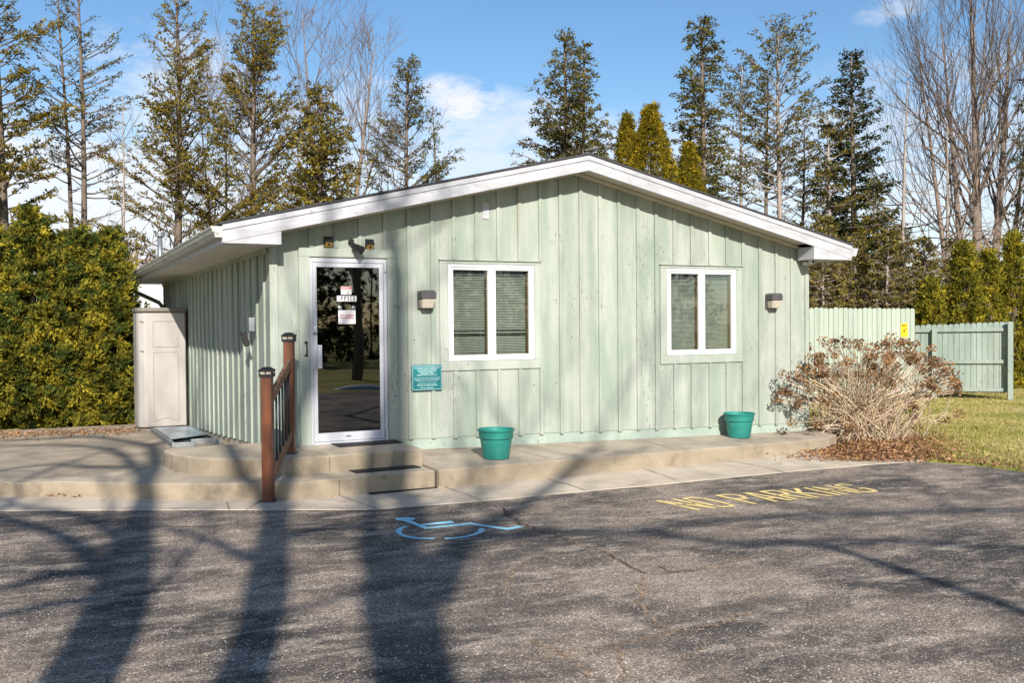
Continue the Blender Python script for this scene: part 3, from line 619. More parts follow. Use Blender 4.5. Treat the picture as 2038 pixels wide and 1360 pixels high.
sg = empty('rules_sign', (1.42, 0, .72), 'teal rectangular sign with white lettering right of the door', 'sign')
MB().box(1.215, -.042, .565, 1.615, -.022, .88).build('plate', M['teal'], sg, bevel=.012)
bd = MB()
for a in ((1.228, .577, 1.602, .581), (1.228, .864, 1.602, .868), (1.228, .5815, 1.232, .8635), (1.598, .5815, 1.602, .8635)): bd.box(a[0], -.0435, a[1], a[2], -.0422, a[3])
bd.build('border', M['tealtext'], sg)
for s, z, sz, w in [('SALES WINDOWS BY APPOINTMENT ONLY', .842, .021, .335), ('VISITOR HOURS AS POSTED', .820, .021, .255), ('REQUESTS FOR SERVICE', .798, .021, .225), ('PLEASE ASK', .777, .021, .17), ('PLEASE CHECK IN WITH US', .755, .023, .26), ('We are out in the park and will be back soon', .722, .015, .33), ('Please leave your name and number here', .704, .015, .335), ('Thank you for your patience and care', .687, .015, .29), ('we welcome your visit & company', .659, .015, .24), ('STATE OF MICHIGAN', .631, .026, .26), ('Rules and regulations', .601, .018, .17)]:
    text('lettering', s, sz, 1.415, -.0434, z, M['tealtext'], sg, w)
gp = MB().box(2.185, -.012, 2.68, 2.275, -.0005, 2.88); tag(gp.build('blank_plate', M['fascia'], loc=(2.23, 0, 2.78), bevel=.003), 'small blank pale plate screwed high on the gable', 'cover plate')
kb = MB(); kb.tube([(1.06, -.022, 1.585), (1.06, -.035, 1.585)], .016, 12); kb.tube([(1.06, -.0355, 1.585), (1.06, -.06, 1.58)], [.010, .014], 10); tag(kb.build('wall_hook', M['galv'], loc=(1.06, 0, 1.585)), 'tiny grey metal knob on the batten right of the door', 'hook')
st = empty('warning_sticker', (.435, .01, 1.775), 'small white sticker with red top band on the door glass', 'sticker')
MB().box(.373, .0085, 1.727, .498, .0118, 1.824).build('sheet', M['white'], st)
MB().box(.376, .0070, 1.790, .495, .0083, 1.821).build('red_band', M['red'], st)
text('lettering', 'WARNING', .026, .435, .0064, 1.805, M['white'], st, .10); text('lettering', 'SMILE YOU ARE', .020, .435, .0078, 1.770, M['ink'], st, .10); text('lettering', 'ON CAMERA', .020, .435, .0078, 1.745, M['ink'], st, .09)
of = empty('office_sign', (.44, .01, 1.68), 'white strip sign reading OFFICE on the door glass', 'sign')
MB().box(.323, .0085, 1.648, .558, .0118, 1.713).build('sheet', M['white'], of)
for i, ch in enumerate('OFFICE'): text('lettering', ch, .072, .349 + i * .0365, .0078, 1.6805, M['ink'], of, .0255 if ch != 'I' else .009, .02)
cl = empty('closed_sign', (.44, .01, 1.46), 'white sign reading CLOSED hung from two suction cups inside the door', 'sign')
MB().box(.337, .0075, 1.382, .545, .0112, 1.545).build('board', M['white'], cl, bevel=.002)
text('lettering', 'CLOSED', .068, .441, .0070, 1.466, M['red'], cl, .172, .022)
for x in (.36, .522):
    MB().lathe((0, 0, 0), [(.001, 0)], 3)
    MB().tube([(x, .0115, 1.573), (x, .006, 1.573), (x, .002, 1.573)], [.026, .022, .010], 16).build('suction_cup', M['galv'], cl)
    for z in (1.393, 1.533): MB().tube([(x - .012 if x < .44 else x + .012, .0074, z), (x - .012 if x < .44 else x + .012, .006, z)], .004, 8).build('rivet', M['ink'], cl)
mt = empty('meter_box', (XL, .82, 1.4), 'grey utility box with black cover hanging on the shaded side wall', 'utility box')
MB().box(XL - .10, .79, 1.30, XL - .027, .90, 1.47).build('box', M['galv'], mt, bevel=.01)
bx2 = MB(); bx2.obox((XL - .14, .86, 1.22), (.028, 0, .012), (0, .045, 0), (-.03, 0, .095)); bx2.build('hanging_cover', M['dark'], mt, bevel=.01)
cc = empty('security_camera', (7.44, -.05, 2.23), 'tiny white security camera under the right eave corner', 'camera')
MB().box(7.36, -.10, 2.19, 7.44, -.027, 2.245).build('body', M['vinyl'], cc, bevel=.006); MB().box(7.40, -.17, 2.205, 7.475, -.1005, 2.27).build('camera_head', M['vinyl'], cc, bevel=.008)
MB().tube([(7.437, -.172, 2.237), (7.437, -.1705, 2.237)], .02, 14).build('lens', M['dark'], cc)

# ================================================================ RAILING, MATS, POTS
fb = np.array([-.79, -1.40, pz(P_WALK, -.79, -1.4)]); bb = np.array([-.375, -.56, -.02]); rd = (bb - fb)[:2]; rd /= np.linalg.norm(rd); rx = np.array([rd[1], -rd[0]])
rl = empty('handrail', fb, 'short reddish wooden handrail with black solar post caps beside the steps', 'handrail')
H3 = lambda v, z=0: np.array([v[0], v[1], z])
def postcap(base, zt, h=.052):
    p = MB().obox((base[0], base[1], (base[2] + zt) / 2), H3(rx) * h, H3(rd) * h, (0, 0, (zt - base[2]) / 2)).build('post', M['post'], rl, bevel=.006)
    cp = MB(); c0 = np.array([base[0], base[1], 0])
    for z, a, hh in ((zt + .006, .066, .014), (zt + .055, .07, .006)): cp.obox(c0 + (0, 0, z), H3(rx) * a, H3(rd) * a, (0, 0, hh))
    for i in (-1, 0, 1):
        for j in (-1, 0, 1):
            if i == 0 and j == 0: continue
            cp.obox(c0 + H3(rx) * .06 * i + H3(rd) * .06 * j + (0, 0, zt + .0345), H3(rx) * .005, H3(rd) * .005, (0, 0, .0140))
    V = [c0 + H3(rx) * i * .07 + H3(rd) * j * .07 + (0, 0, zt + .0615) for i, j in ((-1, -1), (1, -1), (1, 1), (-1, 1))] + [c0 + H3(rx) * i * .03 + H3(rd) * j * .03 + (0, 0, zt + .09) for i, j in ((-1, -1), (1, -1), (1, 1), (-1, 1))]
    cp.add(V, [(3, 2, 1, 0), (4, 5, 6, 7)] + [(i, (i + 1) % 4, 4 + (i + 1) % 4, 4 + i) for i in range(4)])
    cap = cp.build('post_cap', M['dark'], p); MB().obox(c0 + (0, 0, zt + .0345), H3(rx) * .052, H3(rd) * .052, (0, 0, .0135)).build('lamp_glass', M['lens'], cap)
postcap(fb, .875); postcap(bb, 1.205)
ps = fb + H3(rd) * .053; pe = bb - H3(rd) * .053
def rail(z0, z1, w=.042, h=.10): MB().bar((ps[0] + rx[0] * .02, ps[1] + rx[1] * .02, z0), (pe[0] + rx[0] * .02, pe[1] + rx[1] * .02, z1), w, h).build('rail', M['rail'], rl, bevel=.005)
rail(.64, .975); rail(-.14, .205)
for k in range(6):
    f = (k + .7) / 6.4; q = ps + (pe - ps) * f; q = q + H3(rx) * .02; z0 = -.14 + .345 * f + .04; z1 = .64 + .335 * f - .04
    MB().tube([(q[0], q[1], z0), (q[0], q[1], z1)], .011, 8).build('baluster', M['balu'], rl, smooth=True)
ft = MB().obox((fb[0], fb[1], fb[2] + .006), H3(rx) * .075, H3(rd) * .075, (0, 0, .006)).build('base_plate', M['bronze'], rl); MB().obox((bb[0], bb[1], -.014), H3(rx) * .075, H3(rd) * .075, (0, 0, .006)).build('base_plate', M['bronze'], rl)
def mat_(px, pl, lab):
    pts = [onP(u, v, pl) for u, v in px]; m = MB().prism([tuple(p[:2]) for p in pts][::-1], lambda x, y: pz(pl, x, y) + .001, lambda x, y: pz(pl, x, y) + .012)
    tag(m.build('rubber_mat', M['rubber'], loc=sum(pts) / 4, bevel=.003), lab, 'mat', 'black mats on the entrance steps')
mat_([(656, 884.5), (777, 874), (801, 882.5), (677, 891.5)], P_LAND, 'black doormat lying on the landing at the door sill')
mat_([(695, 938.5), (823, 928), (838, 932), (710, 943.5)], P_TIER, 'black rubber tread on the middle step')
mat_([(724, 979), (854, 966.5), (872, 972), (739, 985.5)], P_WALK, 'black rubber tread on the sidewalk below the lowest step')
def pot(x, y, lab, debris):
    z = pz(P_PLAT, x, y) + .001; e = empty('plant_pot', (x, y, z), lab, 'plant pot', 'green plastic pots on the platform')
    MB().lathe((x, y, z), [(.02, .0), (.148, 0), (.155, .006), (.180, .225), (.188, .228), (.202, .245), (.204, .31), (.206, .318), (.218, .322), (.221, .338), (.214, .345), (.200, .340), (.196, .30), (.17, .12), (.02, .115)], 36).build('pot_body', M['pot'], e, smooth=True).modifiers.new('e', 'EDGE_SPLIT').split_angle = .6
    MB().lathe((x, y, z), [(.166, .118), (.01, .135)], 20).build('soil', M['soil'], e)
    if debris:
        n = 40; P = np.stack([x + R.normal(.15, .04, n), y + R.normal(.06, .05, n), z + R.uniform(.29, .37, n)], 1); P[:, :2] = np.array([x, y]) + (P[:, :2] - [x, y]) * np.minimum(1, .19 / np.linalg.norm(P[:, :2] - [x, y], axis=1))[:, None]
        nbuild('dead_leaves', leaves(P, unit(R.normal(size=(n, 3)) + [0, 0, .4]), R.uniform(.03, .07, n), .35), 4, np.array([.22, .12, .06]) * R.uniform(.6, 1.4, (n, 1)), M['dry'], e)
pot(1.95, -.86, 'green plastic pot on the platform near the steps, below the left window', 0); pot(5.97, -.28, 'green plastic pot on the platform near the dried hydrangea, right end', 0)

# ================================================================ SHED, FRAME ON THE PATIO
sx0, sx1, syf = -1.30, -.50, 6.75; sz = -.204 - .0305 * 6.5; shd = empty('storage_shed', (-.9, 7.2, sz), 'tall beige plastic storage cabinet against the shaded side wall', 'storage cabinet')
h_ = 2.02
bodyp = [(sx1, syf), (sx1, syf + .75), (sx0, syf + .75), (sx0, syf + .16), (sx0 + .03, syf + .07), (sx0 + .10, syf + .01), (sx0 + .14, syf)]
MB().prism(bodyp[::-1], sz + .02, sz + h_).build('body', M['shed'], shd, bevel=.012)
sdr = MB(); a0, a1 = sx0 + .18, sx1 - .01
sdr.box(a0, syf - .03, sz + .03, a1, syf - .0005, sz + h_ - .02); sdoor = sdr.build('cabinet_door', M['shed'], shd, bevel=.012)
tr = MB()
def mould(x0, x1, z0, z1, arch=0, w=.022):
    pts = [(x0, z0)] + [(x0 + (x1 - x0) * k / 10, z0 + arch * math.sin(math.pi * k / 10)) for k in range(1, 10)] + [(x1, z0), (x1, z1), (x0, z1), (x0, z0)]
    tr.tube([(p[0], syf - .031, p[1]) for p in pts], w * .5, 6)
mould(a0 + .07, a1 - .13, sz + 1.42, sz + 1.86); mould(a0 + .07, a1 - .13, sz + .12, sz + 1.32, .06)
tr.build('door_moulding', M['shed'], sdoor)
lid = MB().prism([(x + (-.02 if x < -.9 else .015), y + (-.05 if y < 7 else .02)) for x, y in bodyp][::-1], sz + h_ + .001, sz + h_ + .075); lid.build('lid', M['shedtop'], shd, bevel=.02)
for zz in (.17, .68): MB().obox((sx0 + .075, syf + .03, sz + h_ - zz), (.032, -.032, -.004), (.002, .002, 0), (0, 0, .012)).build('hinge_slot', M['shedtop'], shd)
fr = empty('metal_frame', (-.9, 4, -.3), 'grey aluminium frame holding a pale blue sheet, lying on the patio by the side wall', 'metal frame')
zp = lambda y: -.204 - .0305 * (y - .2)
fm = MB(); fx0, fx1, fy0, fy1 = -1.19, -.56, 2.75, 5.9
for p, q in (((fx0, fy0), (fx0 + .03, fy1)), ((fx1, fy0 + .1), (fx1 + .02, fy1)), ((fx0, fy0), (fx0 + .28, fy0)), ((fx0 + .28, fy0 + .45), (fx1, fy0 + .45)), ((fx0, fy1), (fx1, fy1))):
    fm.bar((p[0], p[1], zp(p[1]) + .035), (q[0], q[1], zp(q[1]) + .035), .045, .068)
fm.build('side_rail', M['galv'], fr, bevel=.006)
pn = MB(); pn.add([(fx0 + .03, 3.35, zp(3.35) + .076), (fx1 - .04, 3.85, zp(3.85) + .076), (fx1 - .03, 5.8, zp(5.8) + .078), (fx0 + .05, 5.8, zp(5.8) + .085)], [(0, 1, 2, 3)]); o_ = pn.build('sheet_panel', M['panel'], fr); o_.modifiers.new('s', 'SOLIDIFY').thickness = .008
MB().box(fx0 + .06, 3.25, zp(3.6) + .01, fx1 - .05, 4.2, zp(3.6) + .04).build('dark_opening', M['dark'], fr)  # black box, the dark of the frame's opening put into its colour

# ================================================================ FENCES
def fence(u0, u1, vt0, vt1, vb, d0, d1, label, rails, name='board_fence', nb=None, gap=.10, bw=.115, fm='fence'):
    p0, p1 = onD(u0, d0, 0), onD(u1, d1, 0); z0, z1 = hgt(u0, vt0, d0), hgt(u1, vt1, d1); L = np.linalg.norm(p1 - p0); d = (p1 - p0) / L; nrm = np.array([d[1], -d[0], 0])
    e = empty(name, ((p0[0] + p1[0]) / 2, (p0[1] + p1[1]) / 2, -.5), label, 'fence'); nb = int(L / bw); m = MB()
    for i in range(nb):
        a = p0 + d * (L * i / nb + .004); b = p0 + d * (L * (i + 1) / nb - .004); k = (i + .5) / nb; zt = z0 + (z1 - z0) * k + random.uniform(-.012, .012); zb = -.47 + gap + random.uniform(-.01, .02)
        th = nrm * (.010 + random.uniform(0, .006)); c = .25
        pr = [(0, zb), (1, zb), (1, zt - .035), (.82, zt - .006), (.5, zt), (.18, zt - .006), (0, zt - .035)]
        V = [a + (b - a) * s + np.array([0, 0, z]) + th for s, z in pr] + [a + (b - a) * s + np.array([0, 0, z]) - nrm * .010 for s, z in pr]; n = len(pr)
        m.add(V, [list(range(n)), list(range(n, 2 * n))[::-1]] + [(j, n + j, n + (j + 1) % n, (j + 1) % n) for j in range(n)])
    m.build('board_panel', M[fm], e); return e, p0, p1, d, nrm, z0, z1
f1 = fence(1600, 1820, 612, 614, 0, 21.2, 21.8, 'tall pale green board fence joining the office, with a yellow sign', 0, gap=.16)
e = f1[0]; q = MB(); q.bar(f1[1] - f1[4] * .06 + (0, 0, .0), f1[2] - f1[4] * .06 + (0, 0, 0), .04, .09); q.build('rail', M['fence'], e)
f2 = fence(1821, 2012, 647, 640.5, 0, 22.6, 21.9, 'lower pale green fence section with its rails and posts facing the lawn', 1, gap=.16, fm='fence_old')
e, p0, p1, d, nrm, z0, z1 = f2
for zz in (z0 - .13, z0 - .86, z0 - 1.50):
    MB().bar(p0 + nrm * .045 + (0, 0, zz), p1 + nrm * .045 + (0, 0, zz + (z1 - z0) * .3), .05, .085).build('rail', M['fence_old'], e, bevel=.004)
for s, off, zt in ((.205, .09, z0 - .10), (.985, .15, z1 + .0)):
    c = p0 + (p1 - p0) * s + nrm * off; MB().obox((c[0], c[1], (-.6 + zt) / 2), d * .055, nrm * .055, (0, 0, (zt + .6) / 2)).build('post', M['fence_old'], e, bevel=.006)
pw = p0 + (p1 - p0) * 1.0; pw2 = pw + np.array([-nrm[0], -nrm[1], 0]) * 2.4 + d * .9
ys = empty('warning_sign', f1[2], 'small yellow warning sign with a black figure on the tall fence', 'sign')
L1 = np.linalg.norm(f1[2] - f1[1]); sa = onD(1792, 21.72, 0); dd = f1[3]; nn = f1[4]; zc0, zc1 = hgt(1792, 671, 21.72), hgt(1792, 644, 21.72)
base = f1[1] + dd * ((sa - f1[1]) @ dd) + nn * .02; pl_ = MB().obox(base + dd * .085 + (0, 0, (zc0 + zc1) / 2), dd * .085, nn * .003, (0, 0, (zc1 - zc0) / 2)); pl_.build('plate', M['signyellow'], ys)
fig = MB(); o = base + nn * .0045
def fpt(a, b): return o + dd * (.17 * a) + np.array([0, 0, zc0 + (zc1 - zc0) * b])
def fq(*pts): fig.add([fpt(*p) for p in pts], [list(range(len(pts)))])
lt = MB()
for i, (a, w) in enumerate(((.10, .10), (.24, .10), (.38, .10), (.52, .08), (.66, .06), (.80, .08))): lt.add([fpt(*p) for p in ((a, .80), (a + w, .80), (a + w, .92), (a, .92))], [(0, 1, 2, 3)])
lt.build('lettering', M['ink'], ys)
fq((.30, .45), (.42, .34), (.50, .36), (.60, .48), (.72, .60), (.66, .62), (.52, .52), (.40, .50)); fq((.74, .58), (.84, .58), (.84, .66), (.74, .66)); fq((.16, .22), (.22, .22), (.22, .28), (.16, .28))
fig.build('figure', M['ink'], ys)

# ================================================================ VEGETATION GENERATORS
def rcol(base, n, lo=.65, hi=1.35): return np.array(base) * R.uniform(lo, hi, (n, 1))
OL1, OL2, DK = (.155, .125, .022), (.085, .085, .018), (.03, .042, .018)
def conifer(name, u, d, vt, label, Rm, cb=.25, nb=90, style='pine', cols=(OL1, OL2), seed=1, dens=6, leaf=.17, zb=-.6, lean=0, tr=.16, dead=0, group='trees behind the office', bark='bark', el=(-.1, .7), per=12, prof=None, tops=None, side=None, wb=None):
    rg = np.random.default_rng(seed); base = onD(u, d, zb); H = hgt(u, vt, d) - zb
    prof = prof or (lambda t: (1 - t) ** .75 * .95 + .05); leaf *= .58; nb = int(nb * (1.15 if style == 'pine' else 1.6)); dens *= 1.0 if style == 'pine' else 1.25
    if wb: tb = (hgt(u, wb[0], d) - zb) / H; Rm = min(wb[1] / 2 * d / F / prof(max((tb - cb) / (1 - cb), 0)) * 1.0, 4.2)
    e = empty(name, base, label, 'tree', group)
    tm = MB(); k = 9; ph = rg.uniform(0, 6)
    tp = [base + np.array([lean * H * t + .10 * math.sin(ph + 5 * t) * t, .05 * math.cos(ph + 4 * t) * t, H * t]) for t in np.linspace(0, 1, k)]
    tm.tube(tp, [tr * (1 - .9 * t) + .008 for t in np.linspace(0, 1, k)], 7)
    def tpos(t): i = min(int(t * (k - 1)), k - 2); f = t * (k - 1) - i; return tp[i] * (1 - f) + tp[i + 1] * f
    trunk = None; bm = tm; PP, DD, CCs = [], [], []
    for i in range(nb + dead):
        isd = i >= nb
        t = cb + (1 - cb) * ((i + rg.uniform(0, 1)) / nb) ** .85 if not isd else rg.uniform(.12, cb + .15)
        t = min(t, .995); tc = max((t - cb) / (1 - cb), 0)
        Lb = Rm * prof(tc) * (rg.uniform(.55, 1.15) if style == 'pine' else rg.uniform(.75, 1.12)) if not isd else Rm * rg.uniform(.3, .8)
        az = rg.uniform(0, 2 * math.pi)
        Lb *= 1 + (.38 if style == 'pine' else .12) * math.sin(az * 2 + t * 11 + ph)
        e0 = el[0] + (el[1] - el[0]) * tc + rg.normal(0, .12); hd_ = np.array([math.cos(az), math.sin(az), 0]); p0 = tpos(t)
        pts = []
        for s in np.linspace(0, 1, 5):
            up = math.sin(e0) * s * Lb + (.18 if style == 'pine' else .12) * Lb * s * s; pts.append(p0 + hd_ * Lb * s * math.cos(e0) + np.array([0, 0, up]) + rg.normal(0, .025 * Lb * s, 3))
        r0 = min(.012 + .011 * Lb, tr * .45 * (1 - t) + .01); bm.tube(pts, [r0 * (1 - .85 * s) + .003 for s in np.linspace(0, 1, 5)], 3, False)
        lat = np.array([-hd_[1], hd_[0], 0])
        nt_ = max(3, int(Lb * (5.5 if not isd else 3.5)))
        inner = .38 if style == 'pine' else .08
        for j in range(nt_):
            s = inner + (1 - inner) * (j + rg.uniform(0, 1)) / nt_; q = s * 4; qi = min(int(q), 3); c = pts[qi] + (pts[qi + 1] - pts[qi]) * (q - qi)
            l2 = (.12 + .36 * Lb * (1 - s * .8)) * rg.uniform(.6, 1.15) * (1.0 if style == 'pine' else .85); sg = 1 if j % 2 else -1
            v = hd_ * .75 + lat * sg * rg.uniform(.5, 1.1) + np.array([0, 0, rg.uniform(.0, .6) if style == 'pine' else rg.uniform(-.4, .12)])
            v /= np.linalg.norm(v); c2 = c + v * l2; bm.tube([c, c2], [r0 * .3 + .003, .002], 3, False)
            if isd:
                if rg.uniform() < .5: bm.tube([c + (c2 - c) * .5, c + (c2 - c) * .5 + rg.normal(0, .12, 3)], [.004, .002], 3, False)
                continue
            cf = rg.uniform(.6, 1.4); w = rg.uniform(0, 1); cc = (np.array(cols[0]) * w + np.array(cols[1]) * (1 - w)) * cf
            n = max(6, int(l2 * 13 * dens)); f = rg.uniform(.05, 1.05, n) ** .8
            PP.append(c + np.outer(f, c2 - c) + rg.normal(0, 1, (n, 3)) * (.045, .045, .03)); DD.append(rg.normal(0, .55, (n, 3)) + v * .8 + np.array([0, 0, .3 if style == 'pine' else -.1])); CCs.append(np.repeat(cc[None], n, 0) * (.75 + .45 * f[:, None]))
    trunk = bm.build('trunk', M[bark], e, smooth=True)
    P = np.concatenate(PP); D = unit(np.concatenate(DD)); cl = np.concatenate(CCs) * R.uniform(.75, 1.25, (len(P), 1)); Ls = R.uniform(.6, 1.3, len(P)) * leaf
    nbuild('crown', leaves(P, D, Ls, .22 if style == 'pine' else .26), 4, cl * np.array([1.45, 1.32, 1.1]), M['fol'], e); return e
def arborvitae(name, u, d, vt, label, Rw, seed, zb=-.5, n=16000, cols=((.24, .19, .020), (.065, .085, .016)), leaf=.085, prof=None, ry=None, cat='shrub', group=None, base=None, H=None, cs=5, lk=.5):
    rg = np.random.default_rng(seed); base = onD(u, d, zb) if base is None else np.array(base, float); H = hgt(u, vt, d) - zb if H is None else H
    e = empty(name, base, label, cat, group); prof = prof or (lambda t: np.clip((1 - t) ** .62 * (.62 + .5 * np.minimum(t * 3, 1)), 0, 1))
    sp = n // 9; t = rg.uniform(0, 1, sp) ** 1.15; az = rg.uniform(0, 2 * math.pi, sp)
    lump = 1 + lk * (.17 * np.sin(az * 3 + t * 9 + seed) + .14 * np.sin(az * 5 - t * 17 + seed * 2) + .08 * np.sin(az * 2 + t * 31))
    rr = Rw * prof(t) * lump * (1 - .55 * rg.uniform(0, 1, sp) ** 2.6); ry = ry or 1.0
    nc = max(sp // cs, 1); ci = rg.integers(0, nc, sp); t, az, rr = t[ci], az[ci], rr[ci]
    Pc = base + np.stack([np.cos(az) * rr, np.sin(az) * rr * ry, t * H], 1)
    od = np.stack([np.cos(az), np.sin(az), np.full(sp, .45)], 1); Pc = Pc + od * np.abs(rg.normal(0, leaf * 1.25, sp))[:, None] - od * leaf * .6 + rg.normal(0, leaf * .62, (sp, 3))
    out = np.stack([np.cos(az), np.sin(az), np.full(sp, .75)], 1) + rg.normal(0, .35, (sp, 3)); out = unit(out); sidev = unit(np.cross(out, rg.normal(0, 1, (sp, 3))))
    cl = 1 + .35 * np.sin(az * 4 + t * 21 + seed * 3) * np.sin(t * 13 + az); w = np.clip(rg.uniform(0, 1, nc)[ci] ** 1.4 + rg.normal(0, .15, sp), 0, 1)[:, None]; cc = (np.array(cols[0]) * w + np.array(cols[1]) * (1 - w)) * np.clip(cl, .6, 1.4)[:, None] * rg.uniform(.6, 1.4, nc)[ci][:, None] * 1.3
    V, CL = [], []
    for k in range(9):
        a = (k - 4) * .33 + rg.normal(0, .12, sp); dv = unit(out * np.cos(a)[:, None] + sidev * np.sin(a)[:, None] + rg.normal(0, .18, (sp, 3))); Ls = leaf * rg.uniform(.65, 1.5, sp)
        V.append(leaves(Pc + rg.normal(0, .018, (sp, 3)), dv, Ls * 1.12, .17)); CL.append(cc * rg.uniform(.75, 1.25, (sp, 1)))
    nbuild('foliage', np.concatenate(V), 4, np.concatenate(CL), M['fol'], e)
    tk = MB(); tk.tube([base, base + (0, 0, H * .5), base + (0, 0, H * .92)], [.07, .05, .01], 6)
    for q in range(26):
        tt = rg.uniform(.05, .8); a = rg.uniform(0, 6.28); rr_ = Rw * .75 * float(prof(np.array(tt))); tk.tube([base + (0, 0, tt * H * .9), base + (math.cos(a) * rr_, math.sin(a) * rr_ * ry, tt * H + .15)], [.018, .005], 3, False)
    tk.build('trunk', M['bark'], e); return e
def branch_rec(m, p, d, L, r, depth, rg, spread=.5, up=.15, sides=5, kids=(2, 4), shrink=.68, wob=.12, minr=.003, segs=4, fine=None, finem=None):
    pts = [p]; q = p.copy(); dd = d.copy()
    for i in range(segs):
        dd = dd + rg.normal(0, wob, 3) + np.array([0, 0, up * .25]); dd /= np.linalg.norm(dd); q = q + dd * L / segs; pts.append(q)
    tgt = finem if (finem is not None and r < fine) else m
    tgt.tube(pts, [max(r * (1 - .45 * i / segs), minr) for i in range(segs + 1)], sides if r > .03 else 3, False)
    if depth <= 0: return
    for k in range(rg.integers(*kids)):
        s = rg.uniform(.35, 1.0) if k else 1.0; i = min(int(s * segs), segs - 1); st = pts[i] + (pts[i + 1] - pts[i]) * (s * segs - i) if s < 1 else pts[-1]
        nd_ = dd + rg.normal(0, spread, 3) + np.array([0, 0, up]); nd_ /= np.linalg.norm(nd_)
        branch_rec(m, st, nd_, L * shrink * rg.uniform(.75, 1.2), max(r * .55 * rg.uniform(.75, 1.1), minr), depth - 1, rg, spread, up, sides, kids, shrink, wob, minr, 3, fine, finem)
def bare_tree(name, stems, label, seed, group='bare trees behind the office', depth=4, bark='bark_grey', fine=.03, spread=.42, up=.25, kids=(3, 5), zb=-.6, buds=0, minr=.004, els=(.55, 1.2), lr=.28):
    # stems: list of (u0,d,u1,v1,r,nlimb)
    rg = np.random.default_rng(seed); b0 = onD(stems[0][0], stems[0][1], zb); e = empty(name, b0, label, 'tree', group); m, f = MB(), MB()
    for u0, d, u1, v1, r, nl in stems:
        b = onD(u0, d, zb); t = C + ray(u1, v1) * d; n = 9; ph = rg.uniform(0, 6); pts = []
        for i in range(n):
            s = i / (n - 1); p = b + (t - b) * s; p = p + np.array([.25 * math.sin(ph + 4 * s) * s * (1 - s), .25 * math.cos(ph + 3 * s) * s, 0]); pts.append(p)
        H = np.linalg.norm(t - b); m.tube(pts, [max(r * (1 - .92 * i / (n - 1)), .01) for i in range(n)], 7)
        for k in range(nl):
            s = rg.uniform(.28, .98); q = s * (n - 1); i = min(int(q), n - 2); p = pts[i] + (pts[i + 1] - pts[i]) * (q - i); a = rg.uniform(0, 6.28); el_ = rg.uniform(*els)
            d_ = np.array([math.cos(a) * math.cos(el_), math.sin(a) * math.cos(el_), math.sin(el_)]); branch_rec(m, p, d_, H * .26 * (1.15 - s * .75) * rg.uniform(.7, 1.2), max(r * lr * (1.1 - s * .8), .008), depth - 1, rg, spread, up, 5, kids, .66, .10, minr, 4, fine, f)
    m.build('trunk', M[bark], e, smooth=True)
    if f.v: f.build('twigs', M['twig'], e)
    return e

# ================================================================ TREES BEHIND
G1, G2 = (.165, .132, .024), (.085, .082, .020)        # olive pine greens
S1, S2 = (.120, .108, .032), (.055, .060, .024)        # spruce greens
conifer('pine_tree', 8, 27, -120, 'olive pine cut off by the left edge of the photo', 2.2, .12, 130, 'pine', (G1, G2), 3, 7.5, .17, tr=.2, el=(.0, .6), wb=(280, 236))
conifer('pine_tree', 165, 30, -60, 'thin two-stemmed pine with sparse dark crown above the left hedge', 2.1, .45, 60, 'pine', (G2, S2), 4, 3.5, .15, tr=.13, dead=34, lean=.008, bark='bark', el=(.15, .75), wb=(150, 130))
conifer('pine_tree', 150, 30.4, -20, 'second leaning stem of sparse pine, left of the thin two-stemmed pine', 1.5, .55, 36, 'pine', (G2, S2), 41, 3.5, .15, tr=.10, dead=18, lean=-.022, bark='bark', el=(.15, .75), wb=(150, 110))
conifer('pine_tree', 352, 30, -25, 'tall full pine with upswept limbs behind the left eave', 1.9, .16, 105, 'pine', (G1, G2), 5, 5.2, .17, tr=.17, lean=.012, el=(.35, .8), bark='bark', wb=(200, 170))
conifer('pine_tree', 508, 31, 28, 'broad olive pine with a rounded top behind the left roof slope', 2.4, .22, 130, 'pine', (G1, (.08, .075, .02)), 6, 4.6, .17, tr=.17, el=(.3, .85), prof=lambda t: (1 - t) ** .5 * .9 + .1, wb=(220, 200))
conifer('spruce_tree', 640, 29, 172, 'dense dark green spruce just left of the bare tall tree', 1.9, .05, 120, 'spruce', ((.17, .14, .026), (.075, .072, .02)), 7, 4.6, .17, tr=.16, el=(-.15, .5), wb=(370, 200))
conifer('pine_tree', 815, 32, 122, 'slim conical pine left of the bright cloud', 1.65, .2, 110, 'pine', (G2, (.075, .07, .022)), 8, 6, .15, tr=.13, el=(.3, .75), prof=lambda t: (1 - t) ** .7 * .92 + .08, wb=(330, 155))
conifer('pine_tree', 868, 32.5, 218, 'very thin small tree with few leaves beside the slim conical pine', .6, .3, 40, 'pine', (G2, S2), 9, 3, .12, tr=.07, el=(.4, .9), wb=(320, 55))
bare_tree('bare_tree', [(665, 33, 745, 88, .15, 16), (655, 33.4, 600, 25, .13, 15), (690, 33, 660, 120, .11, 11)], 'tall bare maple with reddish twig tips behind the dense spruce', 12)
bare_tree('bare_tree', [(440, 34, 395, 190, .10, 14), (455, 34, 450, 140, .09, 13), (470, 34, 520, 190, .08, 10)], 'leaning bare grey saplings left of the broad olive pine', 13)
bare_tree('dead_tree', [(238, 26, 244, 190, .075, 26)], 'thin dead bare tree standing alone in the sky above the left hedge', 14, depth=2, bark='bark_pale', spread=.5, up=.05, kids=(1, 3), els=(-.1, .55), lr=.34, fine=0)
e_sp = conifer('spruce_tree', 1125, 27, 66, 'wide spruce with two pointed tops behind the roof ridge', 2.0, .08, 95, 'spruce', (S1, S2), 15, 5.5, .15, tr=.16, el=(-.05, .55), prof=lambda t: (1 - t) ** 1.0 * .97 + .03, wb=(295, 205))
